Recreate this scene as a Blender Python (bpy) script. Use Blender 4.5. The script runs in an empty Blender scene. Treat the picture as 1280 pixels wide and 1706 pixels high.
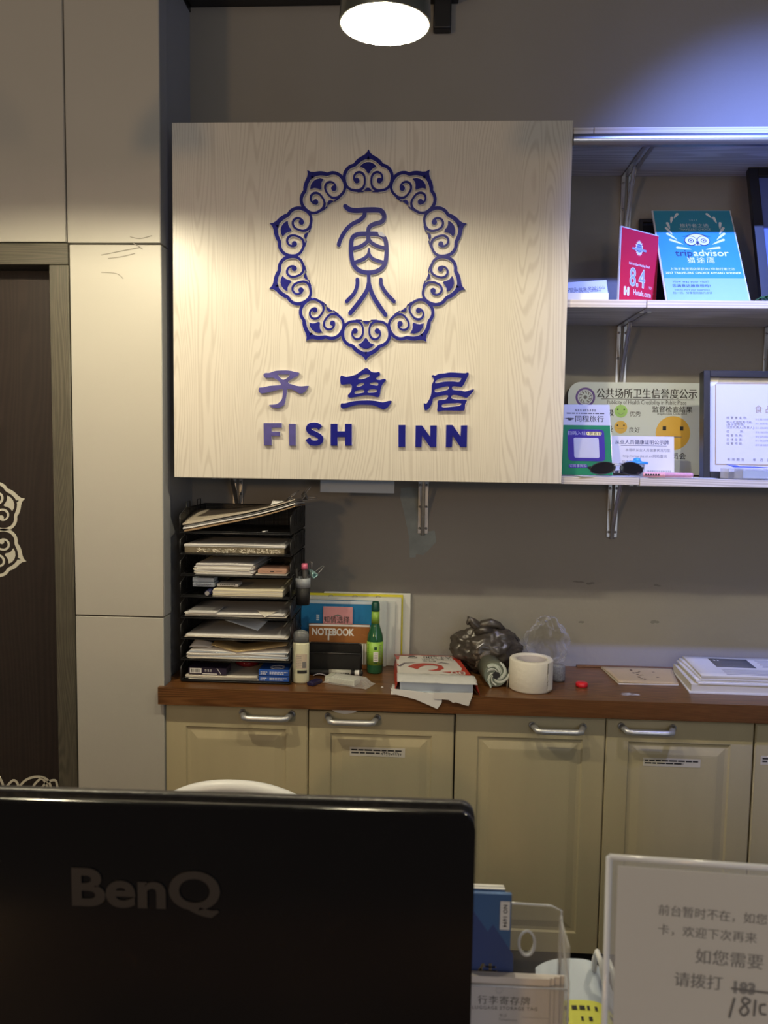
import bpy, bmesh, math, random
from mathutils import Vector, Matrix, noise
random.seed(7)
PI = math.pi
COL = bpy.context.scene.collection
SC = bpy.context.scene

# ------------------------------------------------------------------ camera, light, exposure
FPX, CX, CY = 1290.0, 640.0, 853.0
PITCH, YAW, ROLL = 0.0794, 0.0496, 0.0148
EYE = Vector((0, 0, 1.45))
FWD = Vector((-math.sin(YAW)*math.cos(PITCH), math.cos(YAW)*math.cos(PITCH), -math.sin(PITCH)))
_r = FWD.cross(Vector((0, 0, 1))).normalized(); _u = _r.cross(FWD)
RT = _r*math.cos(ROLL) + _u*math.sin(ROLL)
UP = -_r*math.sin(ROLL) + _u*math.cos(ROLL)
cam = bpy.data.cameras.new('camera'); camo = bpy.data.objects.new('camera', cam); COL.objects.link(camo)
m = Matrix((RT, UP, -FWD)).transposed().to_4x4(); m.translation = EYE; camo.matrix_world = m
cam.sensor_fit = 'VERTICAL'; cam.sensor_height = 36; cam.lens = 36*FPX/1706
cam.clip_start = 0.02
cam.dof.use_dof = True; cam.dof.focus_distance = 1.95; cam.dof.aperture_fstop = 11
SC.camera = camo
SC.view_settings.view_transform = 'Standard'; SC.view_settings.look = 'None'
SC.view_settings.exposure = 0.0; SC.view_settings.gamma = 1.0; SC.view_settings.use_curve_mapping = False

w = bpy.data.worlds.new('hall_air'); SC.world = w; w.use_nodes = True
w.node_tree.nodes['Background'].inputs[0].default_value = (0.80, 0.84, 0.92, 1)
w.node_tree.nodes['Background'].inputs[1].default_value = 0.13

def aim(o, target):
    d = Vector(target) - o.location
    o.rotation_euler = d.to_track_quat('-Z', 'Y').to_euler()
def area(name, loc, target, sx, sy, power, color, spread=PI):
    l = bpy.data.lights.new(name, 'AREA'); l.shape = 'RECTANGLE'; l.size = sx; l.size_y = sy
    l.energy = power; l.color = color; l.spread = spread
    o = bpy.data.objects.new(name, l); COL.objects.link(o); o.location = loc; aim(o, target); return o
# warm hall lamp behind the guest, to the left: lights the upper walls softly
area('hall_lamp_light', (-1.9, -2.0, 1.85), (0.0, 2.0, 1.9), 0.26, 0.26, 17, (1.0, 0.62, 0.28))
area('hall_lamp_light', (0.35, -2.0, 1.75), (-0.2, 2.0, 1.9), 0.22, 0.22, 6, (1.0, 0.64, 0.32))
# broad soft fill above the lobby, added to give ambient light
area('lobby_fill_light', (-0.9, -1.2, 2.95), (0.2, 1.8, 0.9), 2.2, 1.6, 13, (1.0, 0.88, 0.70))
# cool daylight from the entrance behind the guest
area('entrance_daylight', (1.6, -2.4, 1.7), (0.5, 1.2, 1.1), 1.2, 1.8, 17, (0.78, 0.86, 1.0))
# blue downlight above the shelves at the right
def spot(name, loc, target, power, color, size, blend, radius):
    l = bpy.data.lights.new(name, 'SPOT'); l.energy = power; l.color = color
    l.spot_size = math.radians(size); l.spot_blend = blend; l.shadow_soft_size = radius
    o = bpy.data.objects.new(name, l); COL.objects.link(o); o.location = loc; aim(o, target); return o
spot('blue_ceiling_downlight', (0.86, 0.98, 2.93), (0.96, 1.95, 1.97), 330, (0.20, 0.30, 1.0), 60, 1.0, 0.02)

# ------------------------------------------------------------------ helpers
def ray(px, py): return (FWD + RT*((px-CX)/FPX) - UP*((py-CY)/FPX))
def at(px, py, Y): d = ray(px, py); return EYE + d*(Y/d.y)
def atz(px, py, Z): d = ray(px, py); return EYE + d*((Z-EYE.z)/d.z)

def mat(name, col, rough=0.6, metal=0.0, var=0.0, scale=6.0, stretch=(1, 1, 1), bump=0.0, spec=0.5, trans=0.0, emit=0.0, coat=0.0, alpha=1.0, bscale=None):
    mt = bpy.data.materials.new(name); mt.use_nodes = True
    nt = mt.node_tree; b = nt.nodes['Principled BSDF']
    b.inputs['Base Color'].default_value = (*col, 1); b.inputs['Roughness'].default_value = rough
    b.inputs['Metallic'].default_value = metal; b.inputs['Specular IOR Level'].default_value = spec
    b.inputs['Transmission Weight'].default_value = trans; b.inputs['Coat Weight'].default_value = coat
    b.inputs['Alpha'].default_value = alpha
    if emit: b.inputs['Emission Color'].default_value = (*col, 1); b.inputs['Emission Strength'].default_value = emit
    tc = nt.nodes.new('ShaderNodeTexCoord'); mp = nt.nodes.new('ShaderNodeMapping'); mp.inputs['Scale'].default_value = stretch
    nt.links.new(tc.outputs['Object'], mp.inputs['Vector'])
    nz = nt.nodes.new('ShaderNodeTexNoise'); nz.inputs['Scale'].default_value = scale; nz.inputs['Detail'].default_value = 6
    nt.links.new(mp.outputs[0], nz.inputs['Vector'])
    mx = nt.nodes.new('ShaderNodeMixRGB'); mx.inputs[1].default_value = (*[c*(1-var) for c in col], 1); mx.inputs[2].default_value = (*[min(1, c*(1+var)) for c in col], 1)
    nt.links.new(nz.outputs[0], mx.inputs[0]); nt.links.new(mx.outputs[0], b.inputs['Base Color'])
    if bump:
        n2 = nt.nodes.new('ShaderNodeTexNoise'); n2.inputs['Scale'].default_value = bscale or scale*8; n2.inputs['Detail'].default_value = 4
        nt.links.new(mp.outputs[0], n2.inputs['Vector'])
        bp = nt.nodes.new('ShaderNodeBump'); bp.inputs['Strength'].default_value = bump; bp.inputs['Distance'].default_value = 0.002
        nt.links.new(n2.outputs[0], bp.inputs['Height']); nt.links.new(bp.outputs[0], b.inputs['Normal'])
    return mt

def wood(name, c1, c2, axis, rough=0.45, freq=55, fine=0.35, bend=1.5, contrast=(0.35, 0.75)):
    """grain running along axis ('x' or 'z')"""
    mt = bpy.data.materials.new(name); mt.use_nodes = True; nt = mt.node_tree; b = nt.nodes['Principled BSDF']
    b.inputs['Roughness'].default_value = rough
    tc = nt.nodes.new('ShaderNodeTexCoord'); mp = nt.nodes.new('ShaderNodeMapping')
    mp.inputs['Scale'].default_value = (1, 1, 0.10) if axis == 'z' else (0.06, 1, 1)
    nt.links.new(tc.outputs['Object'], mp.inputs[0])
    wv = nt.nodes.new('ShaderNodeTexWave'); wv.wave_type = 'BANDS'; wv.bands_direction = 'X' if axis == 'z' else 'Z'
    wv.inputs['Scale'].default_value = freq; wv.inputs['Distortion'].default_value = bend; wv.inputs['Detail'].default_value = 2.5
    wv.inputs['Detail Scale'].default_value = 0.6
    nz = nt.nodes.new('ShaderNodeTexNoise'); nz.inputs['Scale'].default_value = 4.5; nz.inputs['Detail'].default_value = 3
    nt.links.new(mp.outputs[0], nz.inputs[0])
    ad = nt.nodes.new('ShaderNodeMixRGB'); ad.blend_type = 'ADD'; ad.inputs[0].default_value = 0.45
    nt.links.new(mp.outputs[0], ad.inputs[1]); nt.links.new(nz.outputs['Color'], ad.inputs[2])
    nt.links.new(ad.outputs[0], wv.inputs['Vector'])
    n2 = nt.nodes.new('ShaderNodeTexNoise'); n2.inputs['Scale'].default_value = 160; n2.inputs['Detail'].default_value = 3
    nt.links.new(mp.outputs[0], n2.inputs[0])
    mm = nt.nodes.new('ShaderNodeMath'); mm.operation = 'MULTIPLY_ADD'; mm.inputs[1].default_value = fine
    nt.links.new(n2.outputs[0], mm.inputs[0])
    m3 = nt.nodes.new('ShaderNodeMath'); m3.operation = 'MULTIPLY'; m3.inputs[1].default_value = 1-fine
    nt.links.new(wv.outputs[1], m3.inputs[0]); nt.links.new(m3.outputs[0], mm.inputs[2])
    cr = nt.nodes.new('ShaderNodeValToRGB'); cr.color_ramp.elements[0].position = contrast[0]; cr.color_ramp.elements[1].position = contrast[1]
    cr.color_ramp.elements[0].color = (*c1, 1); cr.color_ramp.elements[1].color = (*c2, 1)
    nt.links.new(mm.outputs[0], cr.inputs[0]); nt.links.new(cr.outputs[0], b.inputs['Base Color'])
    return mt

def film(name, tint, fac=0.25, rough=0.12, bump=0.6, scale=60):
    """thin clear plastic: mostly see-through with a glossy sheen"""
    mt = bpy.data.materials.new(name); mt.use_nodes = True; nt = mt.node_tree; nt.nodes.remove(nt.nodes['Principled BSDF'])
    out = nt.nodes['Material Output']
    tr = nt.nodes.new('ShaderNodeBsdfTransparent'); tr.inputs[0].default_value = (*tint, 1)
    pr = nt.nodes.new('ShaderNodeBsdfPrincipled'); pr.inputs['Base Color'].default_value = (0.8, 0.8, 0.8, 1); pr.inputs['Roughness'].default_value = rough
    nz = nt.nodes.new('ShaderNodeTexNoise'); nz.inputs['Scale'].default_value = scale
    tc = nt.nodes.new('ShaderNodeTexCoord'); nt.links.new(tc.outputs['Object'], nz.inputs[0])
    bp = nt.nodes.new('ShaderNodeBump'); bp.inputs['Strength'].default_value = bump; bp.inputs['Distance'].default_value = 0.004
    nt.links.new(nz.outputs[0], bp.inputs['Height']); nt.links.new(bp.outputs[0], pr.inputs['Normal'])
    lw = nt.nodes.new('ShaderNodeLayerWeight'); lw.inputs[0].default_value = 0.35
    nt.links.new(bp.outputs[0], lw.inputs['Normal'])
    ma = nt.nodes.new('ShaderNodeMath'); ma.operation = 'MULTIPLY_ADD'; ma.inputs[1].default_value = 0.6; ma.inputs[2].default_value = fac*0.5
    nt.links.new(lw.outputs['Facing'], ma.inputs[0])
    mx = nt.nodes.new('ShaderNodeMixShader'); nt.links.new(ma.outputs[0], mx.inputs[0])
    nt.links.new(tr.outputs[0], mx.inputs[1]); nt.links.new(pr.outputs[0], mx.inputs[2]); nt.links.new(mx.outputs[0], out.inputs[0])
    return mt

def screen(name, col, pitch=260, hole=0.35):
    """woven wire mesh with real see-through holes"""
    mt = bpy.data.materials.new(name); mt.use_nodes = True; nt = mt.node_tree; b = nt.nodes['Principled BSDF']
    b.inputs['Base Color'].default_value = (*col, 1); b.inputs['Roughness'].default_value = 0.4; b.inputs['Metallic'].default_value = 0.3
    tc = nt.nodes.new('ShaderNodeTexCoord'); br = nt.nodes.new('ShaderNodeTexVoronoi'); br.inputs['Scale'].default_value = pitch
    br.inputs['Randomness'].default_value = 0.0
    nt.links.new(tc.outputs['Object'], br.inputs['Vector'])
    g = nt.nodes.new('ShaderNodeMath'); g.operation = 'GREATER_THAN'; g.inputs[1].default_value = hole
    nt.links.new(br.outputs['Distance'], g.inputs[0]); nt.links.new(g.outputs[0], b.inputs['Alpha'])
    return mt

class MB:
    def __init__(s): s.bm = bmesh.new(); s.mi = 0; s.M = Matrix.Identity(4)
    def _v(s, p): return s.bm.verts.new(s.M @ Vector(p))
    def _f(s, vs, smooth=False):
        try: f = s.bm.faces.new(vs)
        except ValueError: return None
        f.material_index = s.mi; f.smooth = smooth; return f
    def box(s, x0, x1, y0, y1, z0, z1, bev=0.0, seg=2):
        vs = [s._v((x, y, z)) for x in (x0, x1) for y in (y0, y1) for z in (z0, z1)]
        fs = [s._f([vs[i] for i in q]) for q in ((0, 1, 3, 2), (4, 6, 7, 5), (0, 4, 5, 1), (2, 3, 7, 6), (0, 2, 6, 4), (1, 5, 7, 3))]
        if bev:
            es = list({e for f in fs for e in f.edges})
            r = bmesh.ops.bevel(s.bm, geom=es, offset=bev, segments=seg, affect='EDGES', profile=0.5)
            for f in r['faces']: f.material_index = s.mi; f.smooth = True
        return s
    def quadgrid(s, fn, nu, nv, smooth=True):
        g = [[s._v(fn(i/nu, j/nv)) for j in range(nv+1)] for i in range(nu+1)]
        for i in range(nu):
            for j in range(nv): s._f((g[i][j], g[i+1][j], g[i+1][j+1], g[i][j+1]), smooth)
        return g
    def slab(s, fn, t, nu, nv):
        """thin curved sheet of thickness t: fn(u,v) top surface, t downwards"""
        a = [[s._v(fn(i/nu, j/nv)) for j in range(nv+1)] for i in range(nu+1)]
        b = [[s._v(Vector(fn(i/nu, j/nv)) - Vector((0, 0, t))) for j in range(nv+1)] for i in range(nu+1)]
        for i in range(nu):
            for j in range(nv):
                s._f((a[i][j], a[i+1][j], a[i+1][j+1], a[i][j+1]), True); s._f((b[i][j], b[i][j+1], b[i+1][j+1], b[i+1][j]), True)
        for i in range(nu): s._f((a[i][0], b[i][0], b[i+1][0], a[i+1][0])); s._f((a[i][nv], a[i+1][nv], b[i+1][nv], b[i][nv]))
        for j in range(nv): s._f((a[0][j], a[0][j+1], b[0][j+1], b[0][j])); s._f((a[nu][j], b[nu][j], b[nu][j+1], a[nu][j+1]))
        return s
    def tube(s, pts, r, n=8, closed=False, cap=True):
        pts = [Vector(p) for p in pts]; rr = r if isinstance(r, (list, tuple)) else [r]*len(pts)
        rings = []; N = len(pts); prev = None
        for i, p in enumerate(pts):
            if closed: t = (pts[(i+1) % N]-pts[i-1])
            else: t = pts[min(i+1, N-1)]-pts[max(i-1, 0)]
            t.normalize()
            a = prev if prev is not None else (Vector((0, 0, 1)) if abs(t.z) < 0.9 else Vector((1, 0, 0)))
            x = (a - t*a.dot(t)); x.normalize(); y = t.cross(x); prev = x
            rings.append([s._v(p+(x*math.cos(2*PI*k/n)+y*math.sin(2*PI*k/n))*rr[i]) for k in range(n)])
        for i in range(N if closed else N-1):
            A, B = rings[i], rings[(i+1) % N]
            for k in range(n): s._f((A[k], A[(k+1) % n], B[(k+1) % n], B[k]), True)
        if cap and not closed: s._f(rings[0][::-1]); s._f(rings[-1])
        return s
    def lathe(s, prof, c=(0, 0, 0), n=32, sx=1.0, sy=1.0, axis='z', close=False, cap=True):
        rings = []
        for (r, h) in prof:
            ring = []
            for k in range(n):
                a = 2*PI*k/n; x, y = r*math.cos(a)*sx, r*math.sin(a)*sy
                p = (x, y, h) if axis == 'z' else ((x, h, y) if axis == 'y' else (h, x, y))
                ring.append(s._v(Vector(c)+Vector(p)))
            rings.append(ring)
        L = len(rings)
        for i in range(L if close else L-1):
            A, B = rings[i], rings[(i+1) % L]
            for k in range(n): s._f((A[k], A[(k+1) % n], B[(k+1) % n], B[k]), True)
        if not close and cap:
            if prof[0][0] > 1e-6: s._f(rings[0][::-1])
            if prof[-1][0] > 1e-6: s._f(rings[-1])
        return s
    def _cd(s, cu, R):
        o = bpy.data.objects.new('t', cu); COL.objects.link(o)
        dg = bpy.context.evaluated_depsgraph_get(); me = bpy.data.meshes.new_from_object(o.evaluated_get(dg))
        vs = [s._v(R @ v.co) for v in me.vertices]
        for p in me.polygons: s._f([vs[i] for i in p.vertices])
        bpy.data.objects.remove(o); bpy.data.curves.remove(cu); bpy.data.meshes.remove(me)
    def shape(s, loops, y, t, fn=None):
        """filled outlines (with holes) in the XZ plane, front face at y-t, back at y"""
        cu = bpy.data.curves.new('c', 'CURVE'); cu.dimensions = '2D'; cu.fill_mode = 'BOTH'; cu.extrude = max(t/2, 0)
        for L in loops:
            sp = cu.splines.new('POLY'); sp.points.add(len(L)-1)
            for q, (x, z) in zip(sp.points, L): q.co = (x, z, 0, 1)
            sp.use_cyclic_u = True
        R = Matrix(((1, 0, 0, 0), (0, 0, -1, y-t/2), (0, 1, 0, 0), (0, 0, 0, 1)))
        s._cd(cu, R); return s
    def stroke(s, pts, wd, y, t, round_=True):
        """stroke of varying width in the XZ plane"""
        P = [Vector((p[0], p[1])) for p in pts]; W = wd if isinstance(wd, (list, tuple)) else [wd]*len(P)
        Q = []; WW = []
        n = 5
        for i in range(len(P)-1):
            p0 = P[max(i-1, 0)]; p1 = P[i]; p2 = P[i+1]; p3 = P[min(i+2, len(P)-1)]
            for k in range(n):
                u = k/n
                Q.append(0.5*((2*p1)+(p2-p0)*u+(2*p0-5*p1+4*p2-p3)*u*u+(3*p1-p0-3*p2+p3)*u**3)); WW.append(W[i]*(1-u)+W[i+1]*u)
        Q.append(P[-1]); WW.append(W[-1])
        L = []; Rr = []
        for i, q in enumerate(Q):
            t_ = (Q[min(i+1, len(Q)-1)]-Q[max(i-1, 0)])
            if t_.length < 1e-9: t_ = Vector((1, 0))
            t_.normalize(); nn = Vector((-t_.y, t_.x)); L.append(q+nn*WW[i]/2); Rr.append(q-nn*WW[i]/2)
        y0, y1 = y-t, y
        a = [[s._v((p.x, yy, p.y)) for p in X] for X in (L, Rr) for yy in (y0, y1)]
        for i in range(len(Q)-1):
            s._f((a[0][i], a[0][i+1], a[2][i+1], a[2][i])); s._f((a[1][i], a[3][i], a[3][i+1], a[1][i+1]))
            s._f((a[0][i], a[1][i], a[1][i+1], a[0][i+1])); s._f((a[2][i], a[2][i+1], a[3][i+1], a[3][i]))
        for e in (0, -1): s._f((a[0][e], a[2][e], a[3][e], a[1][e]))
        if round_:
            for e in (0, -1): s.disc(Q[e].x, Q[e].y, WW[e]/2, y, t*0.98)
        return s
    def disc(s, x, z, r, y, t, n=20, rz=None, a0=0, a1=2*PI):
        pts = [(x+r*math.cos(a0+(a1-a0)*k/n), z+(rz or r)*math.sin(a0+(a1-a0)*k/n)) for k in range(n+(0 if a1-a0 > 6.28 else 1))]
        f = [s._v((p[0], y-t, p[1])) for p in pts]; b = [s._v((p[0], y, p[1])) for p in pts]
        s._f(f); s._f(b[::-1])
        for k in range(len(pts)): j = (k+1) % len(pts); s._f((f[k], b[k], b[j], f[j]))
        return s
    def ring(s, x, z, r0, r1, y, t, n=40):
        o = [(x+r1*math.cos(2*PI*k/n), z+r1*math.sin(2*PI*k/n)) for k in range(n)]; i = [(x+r0*math.cos(2*PI*k/n), z+r0*math.sin(2*PI*k/n)) for k in range(n)]
        for k in range(n):
            j = (k+1) % n
            s._f([s._v((p[0], y-t, p[1])) for p in (o[k], o[j], i[j], i[k])])
        return s
    def text(s, body, size, x, z, y, align='CENTER', bold=0.0, t=0.0, sx=1.0, space=1.0, rot=0.0, shear=0.0):
        if bold > 0.008 and any(ord(c) > 0x2e80 for c in body):      # heavier strokes for ideographs: the same print twice, a hair apart
            for d in (-0.5, 0.5): s.text(body, size, x+d*bold*size*1.2, z, y, align, 0.0, t, sx, space, rot, shear)
            return s
        cu = bpy.data.curves.new('tx', 'FONT'); cu.body = body; cu.size = size; cu.align_x = align; cu.align_y = 'CENTER'
        cu.offset = bold*size; cu.extrude = t/2; cu.space_character = space; cu.shear = shear; cu.resolution_u = 2 if size < 0.02 else 6
        R = Matrix.Translation((x, y-t/2-0.0002, z)) @ Matrix.Rotation(rot, 4, 'Y') @ Matrix(((sx, 0, 0, 0), (0, 0, -1, 0), (0, 1, 0, 0), (0, 0, 0, 1)))
        s._cd(cu, R); return s
    def rrect(s, x0, x1, z0, z1, r, y, t, n=6):
        L = []
        for cx, cz, a in ((x1-r, z1-r, 0), (x0+r, z1-r, PI/2), (x0+r, z0+r, PI), (x1-r, z0+r, 1.5*PI)):
            for k in range(n+1): L.append((cx+r*math.cos(a+PI/2*k/n), cz+r*math.sin(a+PI/2*k/n)))
        f = [s._v((p[0], y-t, p[1])) for p in L]; b = [s._v((p[0], y, p[1])) for p in L]
        s._f(f); s._f(b[::-1])
        for k in range(len(L)): j = (k+1) % len(L); s._f((f[k], b[k], b[j], f[j]), True)
        return s
    def dashes(s, x0, x1, z, h, y, wd=(1.2, 3.0), gap=0.7):
        x = x0
        while x < x1:
            l = min(h*random.uniform(*wd), x1-x); s._f([s._v(p) for p in ((x, y-0.0002, z-h/2), (x+l, y-0.0002, z-h/2), (x+l, y-0.0002, z+h/2), (x, y-0.0002, z+h/2))])
            x += l + h*gap
        return s
    def glyphs(s, x0, x1, z, h, y, fill=0.8):
        """rows of tiny unreadable print"""
        x = x0
        while x < x1-h*0.5:
            for k in range(3):
                zz = z-h/2+h*(k+0.2)/3; a = x+random.uniform(0, .25)*h; b = x+h*random.uniform(.55, .85)
                s._f([s._v(p) for p in ((a, y-0.0002, zz), (b, y-0.0002, zz), (b, y-0.0002, zz+h*0.16), (a, y-0.0002, zz+h*0.16))])
            c = x+h*random.uniform(.2, .6)
            s._f([s._v(p) for p in ((c, y-0.0002, z-h/2), (c+h*.14, y-0.0002, z-h/2), (c+h*.14, y-0.0002, z+h/2), (c, y-0.0002, z+h/2))])
            x += h
        return s
    def done(s, name, mats, parent=None, world=False, loc=None, keep=False):
        me = bpy.data.meshes.new(name)
        bmesh.ops.remove_doubles(s.bm, verts=s.bm.verts, dist=1e-7) if False else None
        bmesh.ops.recalc_face_normals(s.bm, faces=[f for f in s.bm.faces])
        if world and parent is not None: s.bm.transform(parent.matrix_world.inverted())
        if parent is None and loc is None and not keep:
            xs = [v.co for v in s.bm.verts]
            loc = Vector(((min(p.x for p in xs)+max(p.x for p in xs))/2, (min(p.y for p in xs)+max(p.y for p in xs))/2, min(p.z for p in xs)))
            s.bm.transform(Matrix.Translation(-loc))
        s.bm.to_mesh(me); s.bm.free()
        for m_ in (mats if isinstance(mats, (list, tuple)) else [mats]): me.materials.append(m_)
        o = bpy.data.objects.new(name, me); COL.objects.link(o)
        if parent is not None: o.parent = parent
        elif loc is not None: o.location = loc
        return o

def tag(o, label, cat=None, group=None, kind=None):
    if label: o['label'] = label
    if cat: o['category'] = cat
    if group: o['group'] = group
    if kind: o['kind'] = kind
    return o
def thing(name, label, cat, loc=(0, 0, 0), rot=(0, 0, 0), group=None):
    o = bpy.data.objects.new(name, None); COL.objects.link(o); o.empty_display_size = 0.05
    o.location = loc; o.rotation_euler = rot
    o.matrix_world = Matrix.Translation(loc) @ __import__('mathutils').Euler(rot).to_matrix().to_4x4()
    return tag(o, label, cat, group)
def struct(mb, name, mats): o = mb.done(name, mats, keep=True); o['kind'] = 'structure'; return o
def dup(o, loc, rot=None, **kw):
    c = o.copy(); COL.objects.link(c); c.location = loc
    if rot is not None: c.rotation_euler = rot
    for ch in list(o.children):
        d = ch.copy(); COL.objects.link(d); d.parent = c
        for g in ch.children: e = g.copy(); COL.objects.link(e); e.parent = d
    for k, v in kw.items(): c[k] = v
    return c

# ------------------------------------------------------------------ materials
M = {}
M['wall'] = mat('grey_plaster', (0.255, 0.245, 0.225), 0.75, var=0.10, scale=3, bump=0.25, bscale=90)
M['panel'] = mat('composite_panel', (0.46, 0.44, 0.39), 0.42, var=0.04, scale=4, bump=0.05)
M['seam'] = mat('dark_seam', (0.05, 0.045, 0.04), 0.9)
M['return'] = mat('panel_return_shaded', (0.36, 0.37, 0.39), 0.5, var=0.04)  # panel material toned darker and cooler: lack of warm light put into the colour
M['floor'] = mat('floor_tile', (0.10, 0.09, 0.08), 0.4, var=0.2)
M['ceil'] = mat('dark_ceiling', (0.06, 0.06, 0.06), 0.9, var=0.1)
M['doorwood'] = wood('dark_door_veneer', (0.011, 0.006, 0.004), (0.018, 0.010, 0.007), 'z', 0.6, 20)
M['framewood'] = wood('door_frame_wood', (0.055, 0.050, 0.036), (0.10, 0.09, 0.065), 'x', 0.5, 60, fine=0.7)
M['framewoodv'] = wood('door_frame_wood_upright', (0.055, 0.050, 0.036), (0.10, 0.09, 0.065), 'z', 0.5, 60, fine=0.7)
M['cream'] = mat('cream_vinyl', (0.62, 0.60, 0.50), 0.6)
M['board'] = wood('bleached_wood_laminate', (0.53, 0.49, 0.435), (0.625, 0.59, 0.53), 'z', 0.33, 44, fine=0.35, bend=1.2, contrast=(0.15, 0.5))
M['shelfwood'] = wood('bleached_wood_edge', (0.50, 0.45, 0.38), (0.66, 0.61, 0.54), 'x', 0.4, 30, fine=0.35)
M['counter'] = wood('brown_laminate', (0.095, 0.038, 0.012), (0.18, 0.080, 0.027), 'x', 0.3, 60, fine=0.65)
M['cab'] = mat('cream_cabinet_foil', (0.50, 0.435, 0.27), 0.42, var=0.10, scale=5, stretch=(3, 3, 0.5), bump=0.04)
M['cabin'] = mat('cabinet_side', (0.16, 0.14, 0.11), 0.7)
M['black'] = mat('matt_black', (0.012, 0.012, 0.013), 0.6)
M['blackmetal'] = mat('black_metal', (0.02, 0.02, 0.022), 0.38, metal=0.2)
M['mesh'] = screen('black_wire_mesh', (0.018, 0.018, 0.018))
M['blue'] = mat('navy_acrylic', (0.004, 0.006, 0.165), 0.4, spec=0.15, var=0.05)
M['bluefade'] = mat('faded_navy_film', (0.055, 0.05, 0.24), 0.35, var=0.35, scale=60)
M['acry'] = mat('milky_acrylic_edge', (0.82, 0.82, 0.84), 0.12, trans=0.15)
M['white'] = mat('white_plastic', (0.78, 0.79, 0.80), 0.35)
M['paper'] = mat('white_paper', (0.74, 0.73, 0.71), 0.75, var=0.03, scale=20)
M['paper2'] = mat('offwhite_paper', (0.62, 0.58, 0.50), 0.8, var=0.06, scale=20)
M['paperblue'] = mat('bluish_paper', (0.50, 0.58, 0.68), 0.7)
M['kraft'] = mat('kraft_paper', (0.42, 0.31, 0.15), 0.7, var=0.1, scale=18)
M['ink'] = mat('black_ink', (0.02, 0.02, 0.022), 0.7)
M['inkgrey'] = mat('grey_ink', (0.18, 0.18, 0.18), 0.8)
M['alu'] = mat('brushed_aluminium', (0.62, 0.63, 0.66), 0.30, metal=0.9, var=0.05, scale=30, stretch=(0.2, 5, 5))
M['steel'] = mat('galvanised_steel', (0.50, 0.50, 0.50), 0.35, metal=0.85, var=0.2, scale=40)
M['silver'] = mat('satin_silver', (0.60, 0.60, 0.61), 0.35, metal=0.7)
M['putty'] = mat('putty_patch', (0.27, 0.31, 0.31), 0.8, var=0.35, scale=25, bump=0.8, bscale=60)
M['smudge'] = mat('wall_smudge', (0.13, 0.12, 0.115), 0.8)

# ------------------------------------------------------------------ setting
WY = 2.15; PY = 1.865; PX = -0.637
b = MB(); b.box(-2.6, 2.4, WY, WY+0.1, 0, 3.3)
# putty smear round the middle bracket and small scuffs, on the wall skin itself
def outl(pts, ox, oy, s, Y):
    r = []
    for (x, y) in pts: p = at(ox+x/s, oy+y/s, Y); r.append((p.x, p.z))
    return r
b.mi = 1
b.shape([outl([(300, 250), (470, 225), (620, 260), (640, 1040), (900, 1000), (930, 1200), (830, 1310), (700, 1440), (570, 1420), (560, 1480), (455, 1480), (440, 1100), (340, 620), (290, 430)], 640, 790, 10.667, WY)], WY, 0.0006)
b.mi = 2
for (x, y, wx, wz) in ((967, 969, 16, 3), (988, 972, 14, 4), (1092, 975, 12, 3), (1093, 1036, 13, 6), (970, 1036, 8, 4)):
    p = at(x, y, WY); b.M = Matrix.Identity(4)
    for k in range(4): b.disc(p.x+random.uniform(-1, 1)*wx*.0009, p.z+random.uniform(-1, 1)*.002, wx*.0005, WY-k*0.00005, 0.0003, 12, rz=wz*.0006)
struct(b, 'wall_back', [M['wall'], M['putty'], mat('faint_scuff', (0.165, 0.155, 0.145), 0.8)])

# left wall: composite panels clad over the masonry, door opening in it
xs_seam = at(111, 404, PY).x; z_seam = at(190, 406, PY).z; z_seam2 = at(200, 1027, PY).z
b = MB()
b.box(-0.80, PX-0.012, PY+0.0605, WY, 0, 3.3)       # masonry return behind the cladding
struct(b, 'wall_left', M['return'])
dy0 = at(95, 404, PY).z
def panel(x0, x1, z0, z1, name):
    q = MB(); q.box(x0, x1, PY, PY+0.055, z0, z1, 0.0015, 1)
    q.mi = 1; q.box(x1-0.0008, x1+0.0006, PY+0.002, PY+0.055, z0+0.001, z1-0.001)
    return q
JX = at(122, 800, PY).x      # outer edge of the door frame
CT = 0.856
struct(panel(xs_seam+0.002, PX, z_seam+0.002, 3.3, 0), 'wall_panel_upper', [M['panel'], M['return']])
struct(panel(-2.6, xs_seam-0.002, z_seam+0.004, 3.3, 0), 'wall_panel_above_door', [M['panel'], M['panel']])
struct(panel(JX, PX+0.001, z_seam2+0.0015, z_seam-0.002, 0), 'wall_panel_middle', [M['panel'], M['return']])
struct(panel(JX, PX-0.0005, 0.0, z_seam2-0.0015, 0), 'wall_panel_lower', [M['panel'], M['return']])
b = MB(); b.box(-2.6, PX-0.014, PY+0.05, PY+0.06, z_seam-0.02, 3.3); b.box(JX, PX-0.014, PY+0.045, PY+0.06, 0, z_seam)
struct(b, 'trim_1', M['seam'])
# pencil scratches on the panel near the seam
b = MB()
for (a, c_, d) in (((600, 1510), (700, 1490), (830, 1465)), ((640, 1530), (720, 1520), (800, 1500)), ((770, 1402), (830, 1412), (900, 1395)), ((600, 1612), (690, 1620), (730, 1650)), ((790, 1440), (815, 1455), (845, 1475))):
    pts = [at(p[0]/3.553, p[1]/3.553, PY) for p in (a, c_, d)]
    b.stroke([(p.x, p.z) for p in pts], 0.0022, PY-0.0001, 0.0003, False)
struct(b, 'trim_2', mat('pencil_grey', (0.26, 0.245, 0.21), 0.7))

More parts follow.
